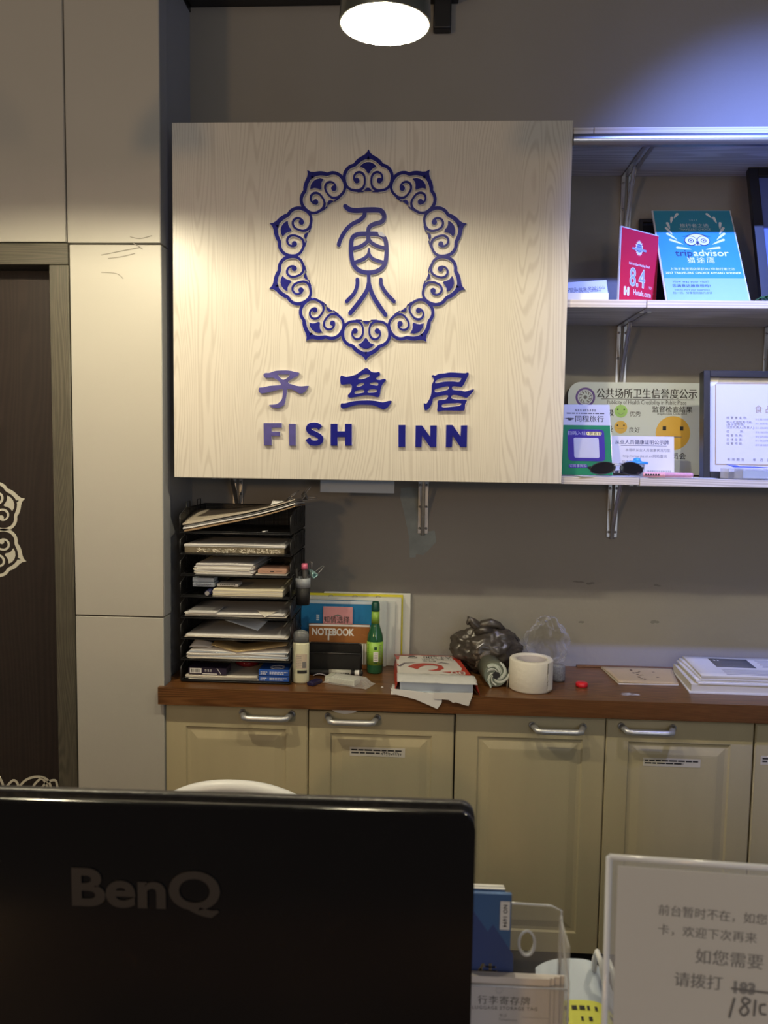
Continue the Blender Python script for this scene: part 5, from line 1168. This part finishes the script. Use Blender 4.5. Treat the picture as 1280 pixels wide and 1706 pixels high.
# black plastic bag with a knot
q = at(811, 1072, 2.055)
t = thing('black_bag', 'knotted translucent black plastic bag leaning on the wall', 'bag', (q.x, 2.078, C))
M['bagblack'] = mat('black_film', (0.045, 0.038, 0.030), 0.3, var=0.9, scale=22, bump=1.0, bscale=30)
b = MB()
def bag(u, v):
    th, ph = PI*v, 2*PI*u; d = Vector((math.sin(th)*math.cos(ph), math.sin(th)*math.sin(ph), math.cos(th)))
    r = 1+0.14*noise.noise(d*2.2+Vector((3, 1, 0)))+0.08*noise.noise(d*5)+0.045*abs(noise.noise(d*11))+0.03*noise.noise(Vector((ph*6, th*1.2, 0)))*math.sin(th)+0.035*abs(noise.noise(Vector((ph*3.2, 0, th))))*math.sin(th)*2
    return (0.092*d.x*r, min(0.064*d.y*r, 0.066), 0.062+max(0.060*d.z*r, -0.0615)+(0.012 if d.z > 0.9 else 0)*0)
b.quadgrid(bag, 96, 60); b.done('bag_body', M['bagblack'], t)
b = MB()
b.tube([(-0.020, -0.005, 0.112), (-0.024, -0.012, 0.124), (-0.038, -0.012, 0.136), (-0.048, -0.016, 0.143), (-0.052, -0.018, 0.135), (-0.050, -0.02, 0.128)], [0.018, 0.013, 0.012, 0.010, 0.006, 0.003], 12)
b.tube([(-0.022, -0.008, 0.114), (-0.010, -0.014, 0.129), (0.010, -0.014, 0.134), (0.030, -0.01, 0.128), (0.042, -0.006, 0.114)], [0.012, 0.013, 0.014, 0.010, 0.010], 12)
b.tube([(-0.030, -0.02, 0.108), (-0.012, -0.030, 0.119), (0.012, -0.026, 0.116)], [0.010, 0.012, 0.009], 10)
for v in b.bm.verts: v.co += Vector((noise.noise(v.co*70), noise.noise(v.co*70+Vector((5, 0, 0))), noise.noise(v.co*70+Vector((0, 7, 0)))))*0.004
b.done('knot', M['bagblack'], t)
b = MB(); b.tube([(-0.030, -0.068, 0.078), (-0.012, -0.068, 0.093)], 0.0012, 6); b.mi = 1
b.quadgrid(lambda u, v: (-0.034+0.045*u+0.004*math.sin(6*v), -0.063-0.005*math.sin(PI*u)*math.sin(PI*v), 0.026+0.045*v), 8, 8)
b.done('torn_patch', [M['white'], mat('tan_contents', (0.10, 0.085, 0.065), 0.3, var=0.5, scale=60, bump=1.0, bscale=60)], t)

# rolled bundle of bags beside it
q = at(826, 1125, 1.935)
t = thing('bag_roll', 'roll of pale green plastic bags seen end-on beside the tissue roll', 'roll', (q.x, 1.93, C+0.0325), (0, 0, math.radians(8)))
b = MB(); b.lathe([(0.010, 0.0), (0.030, 0.0), (0.0315, 0.004), (0.031, 0.075), (0.010, 0.075)], n=36, axis='y', close=True); b.done('roll', mat('dark_olive_film', (0.12, 0.13, 0.10), 0.35), t)
b = MB()
for k in range(13):
    a0 = k*2*PI/13+random.uniform(-.15, .15); tw = random.uniform(.13, .27); n_ = random.choice((7, 9, 10))
    pts = [((0.0085+0.0235*j/9)*math.cos(a0+j*tw)*(1+random.uniform(-.03, .03)), (0.0085+0.0235*j/9)*math.sin(a0+j*tw)*(1+random.uniform(-.03, .03))) for j in range(n_)]
    b.mi = k % 2; b.stroke(pts, [0.0016+0.00035*j for j in range(n_)], 0.0, 0.003+0.0007*(k % 4), True)
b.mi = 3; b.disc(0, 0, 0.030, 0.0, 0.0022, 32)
b.mi = 2; b.disc(0, 0, 0.0095, -0.001, 0.004, 24)
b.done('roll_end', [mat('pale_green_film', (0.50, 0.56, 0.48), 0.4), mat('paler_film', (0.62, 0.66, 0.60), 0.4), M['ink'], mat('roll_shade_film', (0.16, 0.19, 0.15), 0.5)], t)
q = at(847, 1120, 1.945)
b = MB(); b.slab(lambda u, v: (q.x-0.003+0.008*u, 1.93+0.03*v, C+0.001+0.055*u**0.7), 0.0012, 8, 3); tag(b.done('cardboard_strip', M['paper2']), 'narrow white card strip between the bag roll and tissue roll', 'card')

# tissue roll
q = atz(889, 1157, CT)
t = thing('tissue_roll', 'fat white tissue roll standing on the worktop', 'tissue roll', (q.x, q.y+0.053, C))
H_ = 0.077
b = MB(); b.lathe([(0.034, 0), (0.053, 0), (0.0545, 0.003), (0.0545, H_-0.003), (0.052, H_), (0.040, H_), (0.0385, H_-0.002), (0.034, 0.004)], n=64, close=True)
b.slab(lambda u, v: ((0.0552+0.0006*u)*math.cos(-0.9+0.5*u), (0.0552+0.0018*u*(1+math.sin(v*7)*.4))*math.sin(-0.9+0.5*u), 0.002+(H_-0.004)*v), 0.0005, 6, 12)
b.done('tissue', mat('tissue_white', (0.68, 0.65, 0.56), 0.9, var=0.04, scale=50, bump=0.4, bscale=120), t)
b = MB(); b.lathe([(0.036, 0.0), (0.0378, H_-0.004), (0.0368, H_-0.004), (0.035, 0.0)], n=48, close=True); b.done('core', mat('grey_card_core', (0.42, 0.38, 0.35), 0.8), t)
# clear crumpled bag behind it
q = at(905, 1090, 2.09)
b = MB()
def cb(u, v):
    th, ph = PI*v, 2*PI*u; d = Vector((math.sin(th)*math.cos(ph), math.sin(th)*math.sin(ph), math.cos(th)))
    r = 1+0.30*noise.noise(d*2.1+Vector((9, 2, 0)))+0.14*noise.noise(d*6); return (q.x+0.008+0.055*d.x*r, min(2.095+0.045*d.y*r, 2.146), C+max(0.072+0.074*d.z*r, 0.0005))
b.quadgrid(cb, 48, 32); tag(b.done('clear_plastic_bag', film('crumpled_clear', (0.97, 0.97, 0.96), -0.18, 0.2, 0.7, 55)), 'crumpled clear plastic bag against the wall behind the tissue roll', 'bag')
q = at(932, 1122, 1.99)
b = MB(); b.lathe([(0, 0), (0.018, 0), (0.0195, 0.004), (0.0185, 0.036), (0.016, 0.040), (0, 0.041)], (q.x, 2.01, C), 28); 
tag(b.done('glitter_jar', mat('speckled_jar', (0.22, 0.22, 0.20), 0.25, var=0.7, scale=300, bump=0.6)), 'small speckled silvery jar just right of the tissue roll', 'jar')
q = atz(971, 1146, CT)
b = MB(); b.lathe([(0, 0), (0.0145, 0), (0.0155, 0.002), (0.0152, 0.0085), (0.013, 0.0105), (0, 0.011)], (q.x, q.y+0.012, C), 32)
tag(b.done('bottle_cap', mat('bright_red_plastic', (0.55, 0.012, 0.018), 0.3)), 'bright red bottle cap lying alone on the worktop', 'cap')

# kraft exercise book
pts = [atz(1031, 1141, CT), atz(1131, 1143, CT), atz(1118, 1114, CT), atz(1001, 1113, CT)]
for p in pts: p.z = 0
b = MB()
b.slab(lambda u, v: (lambda p: (p[0], min(p[1], 2.135), C+0.003))(quad(pts, u, v)), 0.0026, 4, 4)
b.mi = 1; b.slab(lambda u, v: (lambda p: (p[0], min(p[1], 2.136), C+0.0048+0.006*max(0, 0.5-u)*math.sin(PI*min(1, v+.2))))(quad(pts, u, 0.01+v*.98)), 0.0012, 12, 6)
b.mi = 2
for k in range(14):
    u0, v0 = random.uniform(.38, .50), random.uniform(.15, .8); p = quad(pts, u0, v0); b.box(p[0]-0.003, p[0]+0.003, p[1]-0.002, p[1]+0.002, C+0.0053+0.006*max(0, .5-u0), C+0.0056+0.006*max(0, .5-u0))
for u0, v0 in ((.70, .65), (.72, .35)): p = quad(pts, u0, v0); b.box(p[0]-0.004, p[0]+0.003, p[1]-0.002, p[1]+0.002, C+0.0048, C+0.0051)
tag(b.done('exercise_book', [M['paper2'], M['kraft'], mat('brown_ink', (0.10, 0.06, 0.03), 0.7)]), 'thin kraft covered booklet lying left of the newspaper stack', 'booklet')

# newspaper stack: one object per folded paper
def news(label, px0, pz0, pback, z0, th, m0, shear=0.0, wav=0.0, ink=False, yb=2.12, yf=1.93):
    xl = px0; b = MB()
    P = [(xl, yf, 0), (1.18, yf-0.004, 0), (1.18+0.02, yb, 0), (pback, yb, 0)]
    f = lambda u, v: (lambda p: (p[0], p[1], z0+th+wav*math.sin(u*9+v*2)))(quad(P, u, v))
    b.slab(f, th, 16, 6)
    if ink:
        def blk(u0, u1, v0, v1, m_):
            b.mi = m_; b.slab(lambda u, v: (lambda p: (p[0], p[1], p[2]+0.0006))(f(u0+(u1-u0)*u, v0+(v1-v0)*v)), 0.0005, 4, 3)
        blk(.13, .34, .45, .90, 1); blk(.52, .68, .62, .90, 1)
        for r_ in range(7):
            blk(.38+.01*(r_ % 2), .50, .50+r_*.055, .52+r_*.055, 2)
            blk(.72, .95, .45+r_*.06, .465+r_*.06, 2); blk(.55, .69, .38+r_*.03, .39+r_*.03, 2)
            if r_ < 5: blk(.14, .46, .08+r_*.06, .10+r_*.06, 2); blk(.52, .9, .08+r_*.06, .10+r_*.06, 2)
        for k in range(8): b.mi = 0; blk(.15+.02*k, .16+.02*k, .78, .84, 0)
    return tag(b.done('newspaper', [m0, mat('news_grey', (0.10, 0.10, 0.095), 0.8), mat('news_text', (0.33, 0.33, 0.34), 0.8)]), label, 'newspaper', None)
NP = mat('newsprint', (0.58, 0.56, 0.50), 0.85, var=0.04, scale=30); NP2 = mat('newsprint_white', (0.66, 0.66, 0.66), 0.8)
s0 = atz(1150, 1158, CT); xb_ = atz(1113, 1118, CT)
news('lowest white paper sheaf of the newspaper stack', s0.x+0.002, 0, xb_.x+0.01, C, 0.004, NP2, yf=1.928)
news('thick grey newspaper second from the bottom of the stack', s0.x+0.008, 0, xb_.x+0.012, C+0.0045, 0.018, NP, yf=1.932, wav=0.0002)
news('white folded sheet above the thick grey newspaper', s0.x+0.024, 0, xb_.x+0.028, C+0.0232, 0.004, NP2, wav=0.0004, yf=1.930)
news('crumpled white folded paper in the middle of the stack', s0.x+0.020, 0, xb_.x+0.020, C+0.0282, 0.0045, NP2, wav=0.0005, yf=1.936)
news('white folded newspaper just below the printed top one', s0.x+0.030, 0, xb_.x+0.026, C+0.0336, 0.0050, NP2, wav=0.0005, yf=1.934)
news('topmost printed newspaper of the stack on the worktop', s0.x+0.032, 0, xb_.x+0.035, C+0.0396, 0.0048, NP, wav=0.0005, ink=True, yf=1.933)
# dust smear on the worktop
q = atz(1052, 1157, CT)
b = MB()
for k in range(26):
    a, r_ = random.uniform(0, 6.28), random.random()**0.7; x_, y_2 = q.x+0.024*r_*math.cos(a), q.y+0.012*r_*math.sin(a); w_ = random.uniform(.002, .007)
    b._f([b._v((x_+w_*math.cos(2*PI*i/8), y_2+w_*0.5*math.sin(2*PI*i/8), CT+0.0003+0.00001*k)) for i in range(8)])
tag(b.done('dust_smear', film('dust', (0.9, 0.88, 0.9), 0.18, 0.6, 0.3, 40)), 'faint whitish dust smear on the worktop before the booklet', 'dust', kind='stuff')

# ------------------------------------------------------------------ front desk
DT = 0.82
t = thing('reception_desk', 'dark reception desk top below the monitor and card stands', 'desk', (0.1, 0.5, 0))
b = MB(); b.box(-1.1, 1.2, 0.12, 0.80, DT-0.03, DT, 0.002, 1); b.done('desk_top', M['counter'], t, world=True)
b = MB(); b.box(-1.05, 1.15, 0.15, 0.18, 0.0, DT-0.031); b.done('front_panel', M['cabin'], t, world=True)
for xx in (-1.05, 1.12):
    b = MB(); b.box(xx, xx+0.03, 0.181, 0.76, 0, DT-0.031); b.done('side_panel', M['cabin'], t, world=True)

# monitor seen from behind
mr = at(793, 1345, 0.55); mtop = at(700, 1331, 0.575).z
MW, MH = 0.50, 0.335
t = thing('computer_monitor', 'big black monitor seen from behind with BenQ lettering', 'monitor', (mr.x-MW/2, 0.55, DT+0.0005), (math.radians(1.0), 0, math.radians(0.8)))
z1 = mtop-DT; z0 = z1-MH
gl = mat('glossy_black_plastic', (0.006, 0.006, 0.007), 0.16, spec=0.35, bump=0.03, bscale=3)
b = MB(); b.M = Matrix.Identity(4)
b.rrect(-MW/2, MW/2, z0, z1, 0.011, 0.017, 0.017, 8); 
b.done('housing', gl, t)
b = MB(); b.rrect(-MW/2-0.001, MW/2+0.001, z0-0.001, z1+0.001, 0.012, 0.026, 0.0085, 8); b.done('bezel', mat('scuffed_black', (0.02, 0.02, 0.022), 0.35, var=0.6, scale=25, bump=0.3), t)
b = MB(); b.box(-MW/2+0.018, MW/2-0.018, 0.0255, 0.0268, z0+0.02, z1-0.018); b.done('display', M['glassdark'], t)
lg = at(246, 1482, 0.55)
b = MB(); lx = lg.x-(mr.x-MW/2); lz = lg.z-DT
b.text('BenQ', 0.0405, lx, lz+0.002, -0.0005, bold=0.028, t=0.0008, sx=1.20)
b.done('logo', mat('dark_grey_logo', (0.026, 0.022, 0.019), 0.5), t)
b = MB(); b.box(-0.045, 0.045, -0.012, -0.0005, 0.012, z0+0.04, 0.004, 2); b.lathe([(0, -0.012), (0.05, -0.012), (0.055, 0.0), (0.055, 0.004)], (0, 0, z0+0.045), 28, axis='y'); b.done('stand_neck', gl, t)
b = MB(); b.lathe([(0, 0), (0.125, 0), (0.125, 0.006), (0.11, 0.011), (0, 0.013)], (0, 0.02, 0), 40, sy=0.75); b.done('stand_base', gl, t)

# white plastic chair behind
q = at(390, 1302, 1.30)
t = thing('plastic_chair', 'white plastic chair whose rounded back shows above the monitor', 'chair', (q.x, 1.30, 0))
zt5 = q.z
b = MB()
def backp(u, v, off=0):
    x = (u-.5)*2; hw = 0.20; topz = zt5-0.19*(1-math.sqrt(max(0, 1-abs(x)**2.2))); z = 0.47+(topz-0.47)*v
    return (hw*x, off-0.05*(1-v)-0.02*(1-x*x)+0.02, z)
b.quadgrid(lambda u, v: backp(u, v), 24, 14); b.quadgrid(lambda u, v: backp(u, v, 0.006), 24, 14)
b.tube([Vector(backp(i/40, 1, 0.003))-Vector((0, 0, 0.012)) for i in range(41)], 0.013, 12)
b.done('backrest', M['white'], t)
b = MB(); b.slab(lambda u, v: (-0.21+0.42*u, -0.44+0.42*v, 0.455+0.012*((2*u-1)**2)), 0.008, 10, 10); b.done('seat', M['white'], t)
for sx_ in (-1, 1):
    for yy in (-0.40, -0.06):
        b = MB(); b.tube([(sx_*0.18, yy, 0.449), (sx_*0.215, yy+(0.03 if yy > -0.2 else -0.03), 0.001)], [0.018, 0.012], 10); b.done('leg', M['white'], t)

# clear holder with tags and blue booklets
HY = 0.612
hc = at(860, 1600, HY)
t = thing('brochure_holder', 'clear acrylic holder with keyhole back beside the monitor', 'holder', (hc.x, HY, DT+0.0005))
def hp(px, py, Y=HY+0.035): p = at(px, py, Y); return (p.x-hc.x, p.z-DT-0.0005)
xl_, zt6 = hp(848, 1508); xr_, _ = hp(935, 1512); x2_, _ = hp(768, 1500)
b = MB(); loop = [(x2_, 0.0), (xr_, 0.0), (xr_+0.001, zt6-0.004), (xr_-0.008, zt6), (x2_, zt6+0.002)]
hx0, hz0 = hp(878, 1571); ov = [(hx0+0.0058*math.cos(2*PI*k/24), hz0+0.0100*math.sin(2*PI*k/24)) for k in range(24)]
b.shape([loop, ov], 0.038, 0.003)
b.box(xr_-0.001, xr_+0.001, -0.004, 0.038, 0, zt6-0.010)
zf = hp(850, 1632, HY)[1]
b.box(x2_, xr_, -0.004, -0.002, 0, zf-0.004); b.box(x2_, x2_+0.002, -0.004, 0.038, 0, zf); b.box(x2_, xr_, -0.004, 0.038, 0, 0.002)
b.done('acrylic_body', film('acrylic_body', (0.95, 0.96, 0.98), 0.06, 0.06, 0.0), t)
b = MB(); b.tube([(p[0], 0.0345, p[1]) for p in [(hx0+0.0068*math.cos(2*PI*k/24), hz0+0.0112*math.sin(2*PI*k/24)) for k in range(24)]], 0.0012, 8, closed=True)
b.tube([(x2_, 0.037, zt6+0.002), (xr_-0.008, 0.037, zt6), (xr_+0.001, 0.037, zt6-0.004), (xr_+0.001, 0.037, 0.004)], 0.0010, 6)
b.tube([(xr_+0.001, -0.003, 0.004), (xr_+0.001, -0.003, zf+0.002), (xr_+0.001, 0.02, zf+0.012), (xr_+0.001, 0.036, zt6-0.008)], 0.0009, 6)
b.tube([(x2_, -0.003, zf-0.004), (xr_, -0.003, zf-0.004)], 0.0009, 6); b.done('moulded_rim', M['clear_edge'], t)
# blue booklets standing in it
bk = mat('slate_blue_cover', (0.055, 0.13, 0.30), 0.4); bk2 = mat('deeper_blue', (0.045, 0.075, 0.22), 0.4)
def bp(px, py, Y): return at(px, py, Y)
a = bp(853, 1491, HY+0.010); l_ = bp(771, 1491, HY+0.010)
b = MB(); b.box(l_.x, a.x, HY+0.010, HY+0.014, DT+0.004, a.z)
b.mi = 1; tri = [(bp(x, y, HY+0.01).x, bp(x, y, HY+0.01).z) for x, y in ((786, 1513), (813, 1552), (822, 1540), (855, 1590), (855, 1640), (770, 1640), (770, 1500))]; b.shape([tri], HY+0.010, 0.0002)
b.mi = 2; c1, c2 = bp(834, 1501, HY+0.01), bp(849, 1549, HY+0.01); b.box(c1.x, c2.x, HY+0.0094, HY+0.0098, c2.z, c1.z); b.mi = 3; b.text('NO 1694', 0.0047, (c1.x+c2.x)/2, (c1.z+c2.z)/2, HY+0.0093, rot=PI/2, bold=0.02, space=1.1)
b.mi = 4; g1 = bp(812, 1622, HY+0.01); b.text('佳', 0.0175, g1.x, g1.z, HY+0.0095, bold=0.03)
tag(b.done('blue_booklet', [bk, bk2, M['paper'], M['ink'], mat('gold_foil', (0.55, 0.45, 0.22), 0.3, metal=0.5)]), 'slate blue booklet numbered NO 1694 in the clear holder', 'booklet')
for i, (px, py) in enumerate(((842, 1483), (840, 1478))):
    a = bp(px, py, HY+0.016+0.005*i)
    b = MB(); b.box(l_.x, a.x, HY+0.016+0.0045*i, HY+0.0195+0.0045*i, DT+0.004, a.z); b.mi = 1; b.box(l_.x, a.x, HY+0.0163+0.0045*i, HY+0.0192+0.0045*i, a.z, a.z+0.0004)
    tag(b.done('blue_booklet', [bk, M['paper']]), ['pale edged blue booklet directly behind the numbered one', 'rearmost blue booklet in the clear holder'][i], 'booklet')
# white luggage tags in front pocket
a = at(917, 1634, HY-0.002)
for i in range(4):
    dx = (-0.0, 0.004, 0.009, 0.013)[i]
    yy = HY-0.0005+0.0022*i; zz = a.z-0.0004*i
    b = MB(); b.box(l_.x, a.x+dx, yy, yy+0.0014, DT+0.004, zz)
    if i == 0:
        b.mi = 2; h_ = at(832, 1649, HY); b.ring(h_.x, h_.z, 0.0022, 0.0032, yy, 0.0001); b.mi = 1; u1 = at(840, 1667, HY); b.text('行李寄存牌', 0.0082, u1.x, u1.z, yy, bold=0.02, space=1.15, rot=-0.02); u1 = at(841, 1679, HY); b.text('LUGGAGE STORAGE TAG', 0.0042, u1.x, u1.z, yy, bold=0.01, space=1.15, rot=-0.02)
        b.mi = 3; u1 = at(838, 1691, HY); b.text('电话', 0.0033, u1.x, u1.z, yy); u1 = at(846, 1698, HY); b.text('Telephone', 0.0036, u1.x, u1.z, yy); u2 = at(915, 1696, HY); b.box(u1.x+0.012, u2.x, yy-0.0002, yy, u2.z-0.0002, u2.z)
    tag(b.done('luggage_tag', [mat('tag_white', (0.62, 0.58, 0.56), 0.6), M['ink'], M['silver'], M['inkgrey']]), ['white luggage storage tag, foremost in the clear holder', 'second white luggage tag from the front of the holder', 'third white luggage tag from the front of the holder', 'rearmost white luggage tag of the holder'][i], 'tag', 'luggage tags in the clear holder')

# white rounded device with taped notes
q = at(968, 1598, 0.775); q.x -= 0.004
t = thing('desk_device', 'white rounded desk device with yellow highlighted note behind the holder', 'device', (q.x, 0.70, DT+0.0005))
zq = q.z-DT
def dev(u, v, k=1.0):
    x = (u-.5)*0.085; hgt = zq*(1-0.45*abs(2*u-1)**3.0*(1 if u > .5 else .25)); return (x, -0.075+0.15*v*1.0, hgt-(1-v)*zq*0.55)
b = MB(); 
g_ = b.quadgrid(dev, 20, 12)
b.quadgrid(lambda u, v: (dev(u, 0)[0], -0.075, dev(u, 0)[2]*v), 20, 2); b.quadgrid(lambda u, v: (dev(u, 1)[0], 0.075, dev(u, 1)[2]*v), 20, 2)
for uu in (0, 1): b.quadgrid(lambda u, v, uu=uu: (dev(uu, u)[0], dev(uu, u)[1], dev(uu, u)[2]*v), 12, 2)
b.done('body', mat('bluish_white_plastic', (0.60, 0.68, 0.80), 0.4), t)
def onDev(u0, u1, v0, v1, m_, lift, bb): bb.mi = m_; bb.quadgrid(lambda u, v: (lambda p: (p[0], p[1]-lift*.6, p[2]+lift))(dev(u0+(u1-u0)*u, v0+(v1-v0)*v)), 12, 3)
b = MB()
onDev(0.10, 0.98, 0.50, 0.73, 0, 0.0006, b)
onDev(0.12, 0.98, 0.05, 0.45, 2, 0.0006, b)
for r_ in range(3):
    for k in range(9):
        if random.random() < .85: onDev(.16+.088*k, .16+.088*k+random.uniform(.02, .07), .54+r_*.065, .565+r_*.065, 1, 0.0010, b)
onDev(.2, .96, .41, .418, 1, .001, b); onDev(.2, .21, .1, .41, 1, .001, b)
for r_ in range(5):
    for k in range(12): onDev(.26+.06*k, .26+.06*k+random.uniform(.02, .05), .36-r_*.055, .372-r_*.055, 3, 0.0010, b)
b.done('taped_note', [mat('highlighter_yellow', (0.70, 0.72, 0.10), 0.6), M['ink'], mat('note_white', (0.66, 0.72, 0.80), 0.6), mat('blue_ink', (0.03, 0.08, 0.30), 0.6)], t)
for i, (px, py) in enumerate(((1003, 1606), (1019, 1612))):
    q = at(px, py, 0.74+0.01*i)
    b = MB(); b.tube([(q.x-0.004, 0.775, DT+0.02), (q.x-0.001, 0.765, q.z-0.012), (q.x, 0.76, q.z-0.001), (q.x+0.002, 0.75, q.z-0.006), (q.x+0.005, 0.74, q.z-0.03)], 0.0030, 10)
    o = b.done('cord_loop', M['white'], t, world=True)

# acrylic desk sign at the right
SY = 0.50; sl = at(1025, 1455, SY); th_ = -0.06
t = thing('desk_sign', 'acrylic desk sign with grey paper notice at the right edge', 'desk sign', (sl.x, SY, DT+0.0005), (math.radians(-3), 0, th_))
Hs = sl.z-DT; Ws = 0.225
b = MB(); b.box(0, Ws, 0, 0.0025, 0, Hs); b.box(0, Ws, 0.0045, 0.0065, 0, Hs); b.box(-0.01, Ws+0.01, -0.03, 0.05, 0, 0.003)
b.done('acrylic_stand', film('sign_acrylic', (0.96, 0.97, 0.97), 0.10, 0.1, 0.0), t)
b = MB(); E_ = 0.0013
for (p_, q_) in (((0, 0), (0, Hs)), ((0, Hs), (Ws, Hs)), ((Ws, Hs), (Ws, 0))):
    b.tube([(p_[0], 0.003, p_[1]), (q_[0], 0.003, q_[1])], 0.0022, 6)
b.done('acrylic_edge', M['clear_edge'], t)
b = MB(); b.box(0.006, Ws-0.004, 0.0030, 0.0040, 0.004, Hs-0.006); b.done('paper_insert', mat('sign_paper', (0.50, 0.48, 0.45), 0.6, var=0.04, scale=8), t)
ins = t.children[-1]
def sp(px, py):
    p = at(px, py, SY); return ((p.x-sl.x)*1.0, p.z-DT-0.0005)
b = MB(); Y_ = 0.0029
def line(body, px, py, size, bold=0.012, space=1.0): x_, z_ = sp(px, py); b.text(body, size, x_, z_, Y_, align='LEFT', bold=bold, rot=0.018, space=space)
line('前台暂时不在，如您', 1107, 1541, 0.0080); line('卡，欢迎下次再来', 1106, 1573, 0.0080, space=1.05)
line('如您需要', 1168, 1616, 0.0112, 0.02, space=1.03); line('请拨打', 1132, 1655, 0.0108, 0.03); line('183', 1228, 1664, 0.0108, 0.05)
x_, z_ = sp(1228, 1664); b.stroke([(x_, z_-0.0004), (x_+0.03, z_-0.0016), (x_+0.06, z_-0.002)], 0.0013, Y_-0.0006, 0.0002, False)
def hw(pts, w_=0.0015): b.stroke([sp(x, y) for x, y in pts], w_, Y_-0.0004, 0.0002)
hw([(1233, 1682), (1229, 1695), (1224, 1712)]); hw([(1259, 1684), (1250, 1680), (1246, 1686), (1252, 1693), (1256, 1702), (1248, 1709), (1242, 1702), (1249, 1693), (1258, 1687)]); hw([(1268, 1684), (1265, 1708)]); hw([(1284, 1690), (1276, 1692), (1276, 1704), (1284, 1706)])
o = b.done('sign_print', M['ink'], t); o.parent = ins
